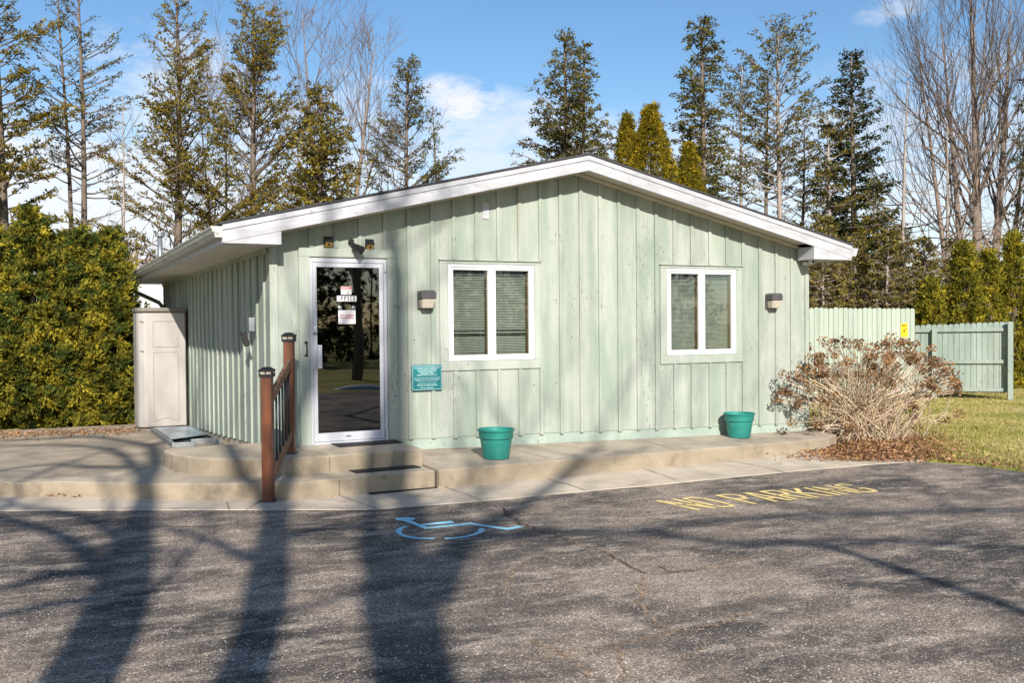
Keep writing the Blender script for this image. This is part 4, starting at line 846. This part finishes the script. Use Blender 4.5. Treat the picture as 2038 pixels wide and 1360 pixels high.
conifer('spruce_tree', 1162, 27.3, 88, 'slightly shorter right hand top of the twin pointed spruce pair', 1.75, .08, 80, 'spruce', (S1, S2), 16, 5.5, .15, tr=.13, el=(-.05, .55), prof=lambda t: (1 - t) ** 1.0 * .97 + .03, wb=(295, 165))
conifer('spruce_tree', 1398, 28, 44, 'tall full spruce right of the roof ridge, behind the golden arborvitae', 1.5, .05, 140, 'spruce', ((.105, .10, .022), S2), 17, 6.5, .15, tr=.17, el=(.0, .6), prof=lambda t: (1 - t) ** .6 * .9 + .1, wb=(330, 145))
for u, vt, lab, rw, sd in ((1250, 232, 'golden arborvitae spire, leftmost of three over the roof', 1.2, 21), (1298, 214, 'golden arborvitae spire, tallest of three over the roof', 2.1, 22), (1372, 290, 'golden arborvitae spire, shortest of three over the roof', 1.35, 23)):
    arborvitae('arborvitae', u, 24, vt, lab, rw, sd, n=int(70000 * rw), leaf=.05, lk=.05, cs=2, group='golden arborvitae over the roof', cols=((.30, .21, .016), (.10, .095, .014)), prof=lambda t: (1 - t) ** .90 + .006)
PN = ((.125, .110, .028), (.062, .066, .022))
conifer('pine_tree', 1478, 31, 132, 'thin pale trunked pine right of the tall full spruce', 1.1, .52, 40, 'pine', PN, 24, 4, .15, tr=.085, dead=28, bark='bark_pale', el=(.2, .7), wb=(250, 95))
conifer('pine_tree', 1552, 31, 66, 'tallest flat topped pine with bare lower trunk right of the ridge', 1.75, .50, 70, 'pine', PN, 25, 5.5, .16, tr=.13, dead=30, bark='bark_pale', el=(.25, .75), prof=lambda t: (1 - t) ** .4 * .85 + .15, wb=(190, 165))
conifer('pine_tree', 1527, 31.6, 150, 'slender dark trunked pine beside the tallest flat topped pine', 1.0, .6, 30, 'pine', PN, 26, 4, .15, tr=.10, dead=22, el=(.25, .7), wb=(230, 90))
conifer('pine_tree', 1592, 32, 250, 'slim leaning pine with few needles left of the dark spruce', 1.1, .6, 30, 'pine', PN, 27, 4, .15, tr=.09, dead=24, lean=.02, el=(.25, .7), wb=(330, 80))
conifer('pine_tree', 1648, 30.5, 225, 'bushy olive pine leaning against the dark spruce', 1.35, .30, 70, 'pine', ((.13, .11, .022), G2), 28, 6, .16, tr=.10, dead=20, el=(.0, .5), bark='bark_pale', wb=(380, 125))
conifer('spruce_tree', 1698, 31, 108, 'dark green pointed spruce with a long bare trunk', 1.30, .30, 95, 'spruce', ((.040, .052, .022), (.018, .027, .014)), 29, 6, .17, tr=.16, dead=24, el=(-.1, .5), prof=lambda t: (1 - t) ** .8 * .9 + .10, wb=(330, 150))
conifer('spruce_tree', 1742, 30, 360, 'small spruce clinging to a pale trunk right of the dark spruce', .8, .45, 36, 'spruce', (S1, S2), 30, 5, .15, tr=.09, dead=18, el=(-.1, .4), bark='bark_pale', wb=(450, 80))
bare_tree('bare_tree', [(1798, 30, 1802, 135, .10, 34)], 'pale barked thin bare tree left of the great bare maple', 31, depth=3, bark='bark_pale', spread=.45, up=.12, kids=(2, 4), els=(-.1, .55), lr=.34)
bare_tree('bare_tree', [(1882, 31, 1876, 250, .10, 26)], 'second pale bare tree between the maple and the thin bare tree', 32, depth=3, bark='bark_pale', spread=.45, up=.12, kids=(2, 4), els=(-.1, .55), lr=.34)
bare_tree('bare_tree', [(1945, 34, 1938, -60, .24, 27), (1925, 34, 1880, 40, .17, 22), (1962, 34, 2010, 0, .20, 22), (1908, 34, 1838, 90, .14, 22), (1980, 34, 2060, 100, .14, 20)], 'great bare maple with many upright stems at the right', 33, depth=4, spread=.36, up=.3, kids=(3, 4))
conifer('pine_tree', 2062, 33, 118, 'dark pine partly cut off by the right edge of the photo', 1.5, .3, 60, 'pine', ((.035, .045, .02), S2), 34, 6, .17, tr=.15)
# scrubby undergrowth behind the fence
for i, (u, d, vt, rw) in enumerate([(1640, 27, 430, 1.1), (1705, 28.5, 470, 1.2), (1765, 27.5, 455, 1.2), (1838, 29, 475, 1.2), (1600, 29, 470, 1.0), (1900, 30, 480, 1.1), (1670, 33, 440, 1.6), (1790, 34, 445, 1.8)]):
    conifer('scrub_spruce', u, d, vt, ['scrubby olive spruce under the right eave end', 'scrubby spruce below the dark pointed spruce', 'scrubby spruce before the pale thin bare tree', 'scrubby spruce full of dead branches left of the hedge', 'scrubby spruce half hidden by the right roof slope', 'scrubby spruce behind the tall hedge column', 'taller scrubby spruce far behind the dark spruce trunk', 'taller scrubby spruce far behind the pale bare trunk'][i], rw * 1.15, .03, 95, 'spruce', ((.155, .135, .042), (.085, .078, .032)), 60 + i, 4.6, .17, tr=.06, dead=46, group='scrubby spruces behind the tall fence', el=(-.25, .35), bark='bark_pale')
for i, (u, vt, rw, lab) in enumerate([(1852, 560, .55, 'low arborvitae column at the left end of the right hedge'), (1918, 484, .72, 'tall arborvitae column, second of the right hedge'), (1966, 500, .62, 'arborvitae column close against the tall second column'), (2018, 468, .62, 'arborvitae column behind the fence corner post'), (2070, 470, .7, 'arborvitae column at the right picture edge')]):
    arborvitae('arborvitae', u, 25.5, vt, lab, rw * .86, 70 + i, n=38000, leaf=.060, lk=.3, cols=((.33, .26, .028), (.10, .11, .02)), group='arborvitae hedge behind the low fence', prof=lambda t: np.clip((1 - t) ** .50, 0, 1) * 1.0)
# left hedge
for i, (u, d, vt, rw, lab) in enumerate([(-75, 16.9, 450, .80, 'arborvitae at the left picture edge, mostly out of view'), (-8, 16.7, 466, .66, 'tall arborvitae at the far left of the photo'), (64, 16.9, 420, .80, 'tallest rounded arborvitae of the left hedge'), (154, 17.2, 462, .72, 'middle arborvitae of the left hedge under the two-stemmed pine'), (220, 17.3, 466, .54, 'right end arborvitae of the left hedge beside the gutter')]):
    arborvitae('arborvitae', u, d + 1.1, vt, lab, rw, 80 + i, zb=-.44, n=88000, leaf=.066, cs=14, lk=1.1, group='arborvitae hedge left of the office', cols=((.30, .245, .028), (.042, .064, .018)), prof=lambda t: np.clip((1 - t) ** .70 * (.86 + .46 * np.minimum(t * 3, 1)), 0, 1.04))
arborvitae('arborvitae', 240, 22, 590, 'low dark arborvitae behind the storage cabinet', .5, 91, zb=-.5, n=12000, leaf=.09, cols=((.08, .11, .02), (.04, .06, .015)))
# distant wood, one mass
n = 26000; xx = R.uniform(-70, 110, n); hh_ = 3.2 + 2.2 * np.abs(np.sin(xx * .21)) + R.uniform(0, 3.5, n) ** 1.1; yy = R.uniform(58, 74, n)
zz = R.uniform(0, 1, n) ** .8 * hh_ - .8; Pn = np.stack([xx, yy, zz], 1); Dn = unit(R.normal(0, .45, (n, 3)) + [0, 0, 1.0])
tag(nbuild('distant_woods', leaves(Pn, Dn, R.uniform(.7, 2.2, n), .035), 4, np.array([.20, .135, .115]) * R.uniform(.5, 1.4, (n, 1)), M['dry']), kind='stuff')

# ================================================================ HYDRANGEA, LITTER, GRASS
hb = onP(1725, 876, (-.46, 0, 0)); hy = empty('hydrangea_bush', hb, 'large dried hydrangea with brown seed heads at the right corner', 'shrub')
rg = np.random.default_rng(5); sm, hp, hd2, hc = MB(), [], [], []; sc = []
right = A; fwd = B
for i in range(400):
    b = hb + np.array([rg.normal(.0, .46), rg.normal(.10, .26), 0]); az = rg.uniform(0, 6.28); out = rg.uniform(0, 1) ** .55
    tgt = hb + np.array([.05 + (-.05 if math.cos(az) < 0 else 0) + math.cos(az) * (1.9 if math.cos(az) < 0 else 1.80) * out, math.sin(az) * .95 * out, 0]); ht = (1.50 - .56 * out ** 2.4) * rg.uniform(.66, 1.10); tgt = tgt + np.array([0, 0, ht])
    if tgt[0] < XR + .10 and tgt[1] > -.15: tgt[1] = -.15 - rg.uniform(0, .35)
    low = rg.uniform() < (.30 if math.cos(az) < -.3 else .12) * out
    if low: tgt[2] = b[2] + ht * rg.uniform(.25, .6)
    m2 = b + (tgt - b) * .25 + np.array([0, 0, .07 * out]); mid = b + (tgt - b) * .55 + np.array([0, 0, .13 * out]) + rg.normal(0, .05, 3); n0 = len(sm.f)
    sm.tube([b, m2, mid, b + (tgt - b) * .8 + (0, 0, .08 * out), tgt], [.0070, .0066, .006, .005, .0034], 3, False); c = np.array([.64, .51, .37]) * rg.uniform(.55, 1.2) * np.array([1, rg.uniform(.92, 1.05), rg.uniform(.85, 1.1)])
    if rg.uniform() < .35:
        q = b + (tgt - b) * rg.uniform(.5, .8) + (0, 0, .09 * out); sm.tube([q, q + rg.normal(0, .09, 3) + (0, 0, .2)], [.004, .0025], 3, False)
    sc += [c] * (len(sm.f) - n0)
    if rg.uniform() < .47:
        nh = rg.integers(30, 80); rr = rg.uniform(.05, .105); q = rg.normal(0, 1, (nh, 3)); q = q / np.linalg.norm(q, axis=1)[:, None] * rr * rg.uniform(.55, 1.15, (nh, 1)); q[:, 2] *= .7
        hp.append(tgt + q); hd2.append(unit(q + rg.normal(0, rr * .7, (nh, 3)))); hc.append(np.repeat((np.array([.21, .122, .06]) * rg.uniform(.55, 1.7))[None], nh, 0) * rg.uniform(.65, 1.4, (nh, 1)))
me = sm.build('stems', M['stem'], hy); at = me.data.attributes.new('Col', 'FLOAT_COLOR', 'FACE'); ca = np.ones((len(sc), 4), np.float32); ca[:, :3] = np.array(sc); at.data.foreach_set('color', ca.ravel())
P = np.concatenate(hp); nbuild('seed_heads', leaves(P, np.concatenate(hd2), rg.uniform(.022, .046, len(P)), .42, .12), 4, np.concatenate(hc), M['dry'], hy)

def litter(P, size, base=(.31, .175, .09)):
    n = len(P); D = R.normal(0, 1, (n, 3)); D[:, 2] *= .28; D = unit(D); V = leaves(P, D, R.uniform(.5, 1.3, n) * size, .25, .2); return V, np.array(base) * R.uniform(.45, 1.6, (n, 1)) * np.stack([np.ones(n), R.uniform(.88, 1.12, n), R.uniform(.8, 1.25, n)], 1)
LP = []
def scatter(n, fn, zoff=.01): 
    L = [fn() for _ in range(n)]; LP.append(np.array([(x, y, z + random.uniform(.0, zoff)) for x, y, z in L]))
def bedpt():
    while True:
        u = random.gauss(1738, 66); v = random.gauss(894, 15)
        if v < 922 and v > 862 and v < 921 - max(0, (u - 1840)) * -.12 and u < 2000:
            p = onP(u, v, (-.455, -.002, 0)); x, y = p[0], p[1]
            if x < 7.75 and y > -1.95 - .1: 
                if not (x > 7.6 or y < -.5): continue
            if sd_poly(np.array([x]), np.array([y]), plat)[0] < 0: continue
            return x, y, max(float(gz(x, y)), pz(P_WALK, x, y) if x < 7.6 else -9) 
scatter(11000, bedpt, .06)
def wedge():
    f = random.random() ** .7; a = onP(1655, 898, P_WALK); b = onP(1850, 915, P_WALK); k = random.random(); p = a + (b - a) * k; return p[0] + random.gauss(.25, .22), p[1] + abs(random.gauss(0.12, .25)), pz(P_WALK, p[0], p[1]) + .01
scatter(1900, wedge, .03)
def bedge():
    k = random.random(); i = random.randrange(3); e_ = [asph_edge[-1]] + right_edge + [np.array([9.6, -7.6])]; p = e_[i] + (e_[i + 1] - e_[i]) * k; return p[0] + abs(random.gauss(0, .25)), p[1] + random.gauss(.12, .15), float(gz(p[0] + .1, p[1])) + .015
scatter(420, bedge, .02)
def hedgept():
    u = random.uniform(-40, 280); v = 872 - .035 * u + random.gauss(-3, 3.5); p = onP(u, v, (-.204 + .006, 0, -.0305)); return p[0], p[1], p[2] + .008
scatter(900, hedgept, .04)
def kerbpt():
    pts = [(93, 986), (150, 989), (300, 989), (420, 989), (523, 989), (660, 988)] if random.random() < .5 else [(960, 958), (1130, 942), (1270, 931), (1430, 916), (1560, 904), (1640, 897)]
    i = random.randrange(len(pts) - 1); k = random.random() ** 1.5; u = pts[i][0] + (pts[i + 1][0] - pts[i][0]) * k; v = pts[i][1] + (pts[i + 1][1] - pts[i][1]) * k; p = onP(u, v + random.uniform(.5, 2.5), P_WALK); return p[0], p[1], p[2] + .006
scatter(130, kerbpt, .008)
def loose():
    u, v = random.choice([(990, 960), (1700, 970), (1585, 1042), (390, 1066), (250, 975), (1300, 925), (1050, 985), (520, 905), (130, 880), (215, 885), (1990, 905), (1920, 870)]); p = onP(u + random.gauss(0, 26), v + random.gauss(0, 3), P_WALK); return p[0], p[1], p[2] + .02
def lawnpt():
    while True:
        x, y = random.uniform(7.8, 22), random.uniform(-5, 6)
        if sd_poly(np.array([x]), np.array([y]), AE)[0] > .05: return x, y, float(gz(x, y)) + .02
scatter(700, lawnpt, .03)
V, c_ = litter(np.concatenate(LP), .050); tag(nbuild('leaf_litter', V, 4, c_, M['dry']), kind='stuff')
n = 120000; gx_ = 7.7 + R.uniform(0, 1, n) ** 1.3 * 18; gy_ = R.uniform(-7.5, 9, n); kx = sd_poly(gx_, gy_, AE) > .04
kx &= ~((np.hypot((gx_ - hb[0]) / 1.0, (gy_ - hb[1] - .2) / .8) < 1) ); gx_, gy_ = gx_[kx], gy_[kx]; gzv = gz(gx_, gy_); n = len(gx_); pat_ = np.sin(gx_ * 1.7 + np.sin(gy_ * 2.1)) * np.sin(gy_ * 1.9 + gx_ * .6) + R.normal(0, .5, n)
wg = np.clip(pat_ * .5 + .30, 0, 1)[:, None]; gc = (np.array([.55, .43, .19]) * (1 - wg) + np.array([.24, .27, .045]) * wg) * R.uniform(.6, 1.3, (n, 1)); Dg = unit(R.normal(0, .55, (n, 3)) + [0, 0, .75]); Dg[:, 2] = np.abs(Dg[:, 2])
tag(nbuild('grass', leaves(np.stack([gx_, gy_, gzv - .005], 1), Dg, R.uniform(.03, .085, n), .07), 4, gc, M['grassm']), kind='stuff')
wd = onP(1188, 876, P_PLAT); n = 160; tag(nbuild('weed_tuft', leaves(wd + R.normal(0, 1, (n, 3)) * [.055, .02, .003] + [0, 0, .006], unit(R.normal(0, .7, (n, 3)) + [0, 0, .5]), R.uniform(.03, .06, n), .25), 4, np.array([.12, .15, .03]) * R.uniform(.5, 1.3, (n, 1)), M['fol'], None, wd), 'small green weed growing from the platform joint at the wall', 'weed')

# ================================================================ TREES BEHIND THE VIEWER (their shadows reach the lot and wall)
def hit(u, v):
    g = onP(u, v, P_ASPH)
    if v < 935 and 540 < u < 1606:
        w = onY(u, v, 0.0)
        if w[2] > pz(P_PLAT, w[0], 0): return w
        return onP(u, v, P_PLAT if u > 865 else P_LAND)
    if v < 985 and u < 870: return onP(u, v, P_TIER if v > 905 or u > 320 else P_PATIO)
    if v < 935 and u > 870: return onP(u, v, P_PLAT)
    return g
SH = np.array([SUN[0], SUN[1], 0]); SH /= np.linalg.norm(SH); SHn = np.array([SH[1], -SH[0], 0])
def shadow_tree(label, limbs, h0, seed, r0, twn, nl):
    g0 = hit(*limbs[0][0][:2]); s0 = h0 / -SUN[2]; plane = (g0 - SUN * s0) @ SH; rg = np.random.default_rng(seed)
    def lift(u, v):
        g = hit(u, v); s = (g @ SH - plane) / (SUN @ SH); return g - SUN * s
    first = lift(*limbs[0][0][:2]); base = np.array([first[0] + rg.uniform(-.2, .2), first[1], -.5]); base = base - SH * ((base @ SH) - plane)
    e = empty('shade_tree', base, label, 'tree', 'bare trees in front of the office, seen by their shadows'); m = MB()
    for li, limb in enumerate(limbs):
        pts = [lift(u, v) for u, v, w in limb]; rad = [w / 2 for u, v, w in limb]
        pts = [p + SH * rg.normal(0, .12) * (k > 0) for k, p in enumerate(pts)]
        if li == 0: pts = [base, base * .5 + pts[0] * .5] + pts; rad = [rad[0] * 1.45, rad[0] * 1.15] + rad
        # smooth subdivision
        P = [np.array(p) for p in pts]; PP, RR = [], []
        for i in range(len(P) - 1):
            a = P[max(i - 1, 0)]; b, c = P[i], P[i + 1]; d = P[min(i + 2, len(P) - 1)]
            for k in range(4):
                t = k / 4; PP.append(.5 * ((2 * b) + (c - a) * t + (2 * a - 5 * b + 4 * c - d) * t * t + (3 * b - a - 3 * c + d) * t ** 3)); RR.append(rad[i] + (rad[i + 1] - rad[i]) * t)
        PP.append(P[-1]); RR.append(rad[-1]); m.tube(PP, RR, 8)
        n = len(PP)
        for k in range(twn if li else twn):
            i = rg.integers(n // (3 if li == 0 else 6), n - 1); dloc = PP[i + 1] - PP[i]; dloc = dloc / np.linalg.norm(dloc)
            dd = dloc * .6 + SHn * rg.normal(0, .9) + SH * rg.normal(0, .5) + np.array([0, 0, .35]); dd /= np.linalg.norm(dd); branch_rec(m, PP[i], dd, rg.uniform(1.2, 2.8), min(RR[i] * .4, .035), 3, rg, .45, .2, 5, (2, 4), .65, .12, .005)
        dl = PP[-1] - PP[-2]; dl /= np.linalg.norm(dl)
        for k in range(nl): 
            dd = dl + rg.normal(0, .4, 3) + [0, 0, .15]; dd /= np.linalg.norm(dd); branch_rec(m, PP[-1], dd, rg.uniform(1.5, 3.0), RR[-1] * .75, 3, rg, .45, .2, 5, (2, 4), .68, .12, .005)
    m.build('trunk', M['bark_grey'], e, smooth=True)
W = lambda px, u, v: px
def mw(u, v, px): g = hit(u, v); return px / (F / ((g - C) @ (M3.T @ np.array([0, 0, 1.0])) if False else max(1.0, float((M3.T @ (g - C))[2]))))
def LM(*l): return [(u, v, mw(u, v, w)) for u, v, w in l]
shadow_tree('bare tree across the lot whose shadow falls left on the asphalt', [LM((150, 1360, 165), (215, 1240, 140), (250, 1130, 100), (278, 1040, 62), (295, 985, 44), (302, 930, 36), (300, 890, 30)),
    LM((240, 1180, 60), (180, 1100, 45), (100, 1060, 34), (-20, 1030, 26)), LM((235, 1150, 50), (120, 1150, 34), (0, 1182, 26)), LM((290, 960, 30), (230, 900, 22), (140, 885, 18), (20, 890, 12)), LM((296, 930, 26), (190, 925, 20), (90, 918, 16), (-30, 935, 12)), LM((300, 888, 24), (180, 872, 16), (20, 878, 12)), LM((262, 1085, 40), (160, 1030, 26), (60, 1000, 20), (-40, 985, 14)), LM((230, 1190, 40), (100, 1200, 30), (-40, 1225, 20))], 4.4, 101, .2, 1, 1)
shadow_tree('bare tree across the lot whose narrow shadow falls left of the rail', [LM((480, 1360, 125), (512, 1265, 95), (535, 1160, 95), (543, 1080, 74), (552, 1010, 52), (575, 950, 42), (583, 895, 36), (585, 820, 30)),
    LM((545, 1030, 46), (515, 985, 36), (485, 945, 32), (455, 900, 27), (420, 872, 20)), LM((545, 1080, 40), (640, 1050, 22), (760, 1040, 16)), LM((535, 1130, 40), (430, 1080, 24), (330, 1050, 18), (220, 1035, 12)), LM((583, 880, 30), (620, 700, 24), (660, 500, 16))], 4.8, 102, .2, 2, 2)
shadow_tree('big bare forked tree across the lot whose shadow climbs past the door', [LM((825, 1360, 190), (808, 1260, 172), (790, 1160, 160), (800, 1090, 95), (818, 1025, 66), (803, 985, 60), (793, 930, 60), (790, 880, 54), (788, 700, 48), (790, 520, 40)),
    LM((770, 1150, 90), (738, 1085, 64), (742, 1020, 46), (738, 985, 38), (735, 930, 36), (742, 895, 30), (760, 820, 24)), LM((850, 1190, 120), (905, 1105, 84), (945, 1060, 56), (1000, 1030, 38), (1065, 995, 30), (1125, 945, 30), (1160, 915, 26), (1190, 888, 16), (1205, 840, 8)),
    LM((930, 1075, 46), (1100, 1054, 30), (1300, 1062, 28), (1450, 1078, 28), (1620, 1084, 30), (1830, 1146, 38), (2060, 1225, 42)), LM((1600, 1084, 20), (1800, 1082, 22), (2060, 1102, 22)), LM((1250, 1060, 18), (1420, 1035, 20), (1700, 1022, 22), (2060, 1012, 18)), LM((1125, 945, 18), (1180, 925, 14), (1290, 885, 8))], 6.0, 103, .3, 3, 1)
# what the door glass mirrors
for i, (x, y, H) in enumerate([(9, -36, 6.5), (13.5, -40, 8), (18, -38, 7), (5, -42, 7.5), (22.5, -42, 8), (11, -47, 7), (28, -44, 8), (0, -46, 8), (34, -40, 7)]):
    arborvitae('evergreen_tree', 0, 0, 0, 'dark evergreen across the lot, mirrored in the door glass and windows', 2.6, 120 + i, base=(x, y, -.6), H=H, n=15000, leaf=.15, cols=((.04, .05, .015), (.025, .035, .012)), cat='tree', group='evergreens mirrored in the glass')
rm = np.random.default_rng(140); e = empty('roadside_tree', (6.3, -19, -.5), 'dark bare tree across the lot, mirrored in the door glass', 'tree'); m = MB(); m.tube([(6.3, -19, -.6), (6.42, -19, .8), (6.30, -19, 1.9), (6.4, -19.05, 3.2)], [.19, .15, .13, .11], 8)
for k in range(7):
    a = rm.uniform(0, 6.28); branch_rec(m, np.array([6.3, -19.05, 2.6 + k * .1]), unit(np.array([math.cos(a) * .6, math.sin(a) * .6, 1.0])), 2.2, .08, 3, rm, .5, .15, 5, (3, 5), .68, .12, .006)
m.build('trunk', M['bark_grey'], e)
sn = MB(); 
for i in range(1): sn.lathe((5.2, -14.9, -.55), [(.9, .0), (.75, .16), (.4, .24), (.05, .26)], 14)
sn_o = sn.build('snow_patch', M['snow'], loc=(5.2, -14.9, -.45), smooth=True); sn_o.scale = (1, .45, .8); tag(sn_o, kind='structure')

# ================================================================ SKY, SUN, CAMERA
w = bpy.data.worlds.new('World'); S.world = w; w.use_nodes = True; t = w.node_tree; t.nodes.clear()
out = t.nodes.new('ShaderNodeOutputWorld'); sky = nd(t, 'ShaderNodeTexSky', sky_type='NISHITA'); sky.sun_disc = False
el = math.atan2(.57, math.hypot(.28, 1)); sky.sun_elevation = el; sky.sun_rotation = math.atan2(-.28, -1.0); sky.air_density = 1.0; sky.dust_density = .6; sky.ozone_density = 2.0; sky.altitude = 200
hs = nd(t, 'ShaderNodeHueSaturation'); hs.inputs['Saturation'].default_value = 1.18; hs.inputs['Value'].default_value = 1.0; t.links.new(sky.outputs[0], hs.inputs['Color'])
bg = nd(t, 'ShaderNodeBackground'); bg.inputs['Strength'].default_value = .098; t.links.new(hs.outputs[0], bg.inputs['Color'])
tc = nd(t, 'ShaderNodeTexCoord'); gen = tc.outputs['Generated']
fac = None
mpn = nd(t, 'ShaderNodeMapping'); mpn.inputs['Scale'].default_value = (1, 1, 2.6); t.links.new(gen, mpn.inputs[0])
nz = noise(t, mpn.outputs[0], 15, 9, .64)
for (u, v, rx_, ry_, st_, th) in [(925, 200, 125, 50, .95, .34), (1000, 255, 200, 80, .6, .30), (1019, 470, 1500, 240, .6, .24), (885, 180, 60, 36, .9, .36), (1045, 264, 95, 34, .80, .38), (955, 262, 120, 60, .45, .40), (1782, 22, 75, 30, .55, .40), (285, 370, 70, 60, .9, .34), (330, 150, 230, 100, .6, .40), (200, 430, 420, 200, .9, .24), (500, 360, 420, 200, .65, .32), (730, 250, 170, 130, .45, .38), (1250, 400, 900, 190, .55, .30), (1850, 330, 500, 220, .50, .34), (60, 310, 240, 130, .5, .36)]:
    c = ray(u, v); c = c / np.linalg.norm(c); rr_ = ray(u + 1, v) - ray(u, v); rr_ /= np.linalg.norm(rr_); uu = ray(u, v - 1) - ray(u, v); uu /= np.linalg.norm(uu)
    sub = nd(t, 'ShaderNodeVectorMath', operation='SUBTRACT'); t.links.new(gen, sub.inputs[0]); sub.inputs[1].default_value = tuple(c)
    ds = []
    for ax, rad in ((rr_, rx_ / F), (uu, ry_ / F)):
        dt = nd(t, 'ShaderNodeVectorMath', operation='DOT_PRODUCT'); t.links.new(sub.outputs[0], dt.inputs[0]); dt.inputs[1].default_value = tuple(ax / rad); ds.append(math_(t, 'MULTIPLY', dt.outputs['Value'], dt.outputs['Value']))
    r2 = math_(t, 'SQRT', math_(t, 'ADD', ds[0], ds[1])); body = math_(t, 'SUBTRACT', 1.0, r2)
    cm_ = nd(t, 'ShaderNodeClamp'); t.links.new(math_(t, 'MULTIPLY', math_(t, 'ADD', math_(t, 'MULTIPLY', body, .55), math_(t, 'MULTIPLY', math_(t, 'SUBTRACT', nz, th + .10), 2.4)), 1.6), cm_.inputs[0])
    cb_ = nd(t, 'ShaderNodeClamp'); t.links.new(math_(t, 'MULTIPLY', body, 3.0), cb_.inputs[0])
    f_ = math_(t, 'MULTIPLY', math_(t, 'MULTIPLY', cm_.outputs[0], cb_.outputs[0]), st_)
    fac = f_ if fac is None else math_(t, 'MAXIMUM', fac, f_)
bg2 = nd(t, 'ShaderNodeBackground'); bg2.inputs['Color'].default_value = (.92, .94, 1, 1); bg2.inputs['Strength'].default_value = .70
mx = nd(t, 'ShaderNodeMixShader'); t.links.new(fac, mx.inputs[0]); t.links.new(bg.outputs[0], mx.inputs[1]); t.links.new(bg2.outputs[0], mx.inputs[2]); t.links.new(mx.outputs[0], out.inputs[0])
ld = bpy.data.lights.new('sun', 'SUN'); ld.energy = 5.0; ld.angle = math.radians(.6); ld.color = (1, .94, .85); lo = bpy.data.objects.new('sun', ld); COL.objects.link(lo)
lo.rotation_euler = Vector(tuple(SUN)).to_track_quat('-Z', 'Y').to_euler(); lo.location = (-10, -40, 30)
cd = bpy.data.cameras.new('camera'); cd.sensor_width = 36; cd.lens = 36 * F / 2038; cd.clip_end = 2000; cd.clip_start = .1
co = bpy.data.objects.new('camera', cd); COL.objects.link(co)
xw_, yw_, zw_ = M3 @ np.array([1, 0, 0]), M3 @ np.array([0, 1, 0]), M3 @ np.array([0, 0, -1])
mw_ = Matrix.Identity(4)
for i in range(3): mw_[i][0], mw_[i][1], mw_[i][2], mw_[i][3] = float(xw_[i]), float(yw_[i]), float(zw_[i]), float(C[i])
co.matrix_world = mw_; S.camera = co
S.view_settings.view_transform = 'Standard'; S.view_settings.look = 'None'; S.view_settings.gamma = 1; S.view_settings.exposure = .58
S.render.resolution_x, S.render.resolution_y = 1024, 684
S.cycles.max_bounces = 8; S.cycles.transparent_max_bounces = 16
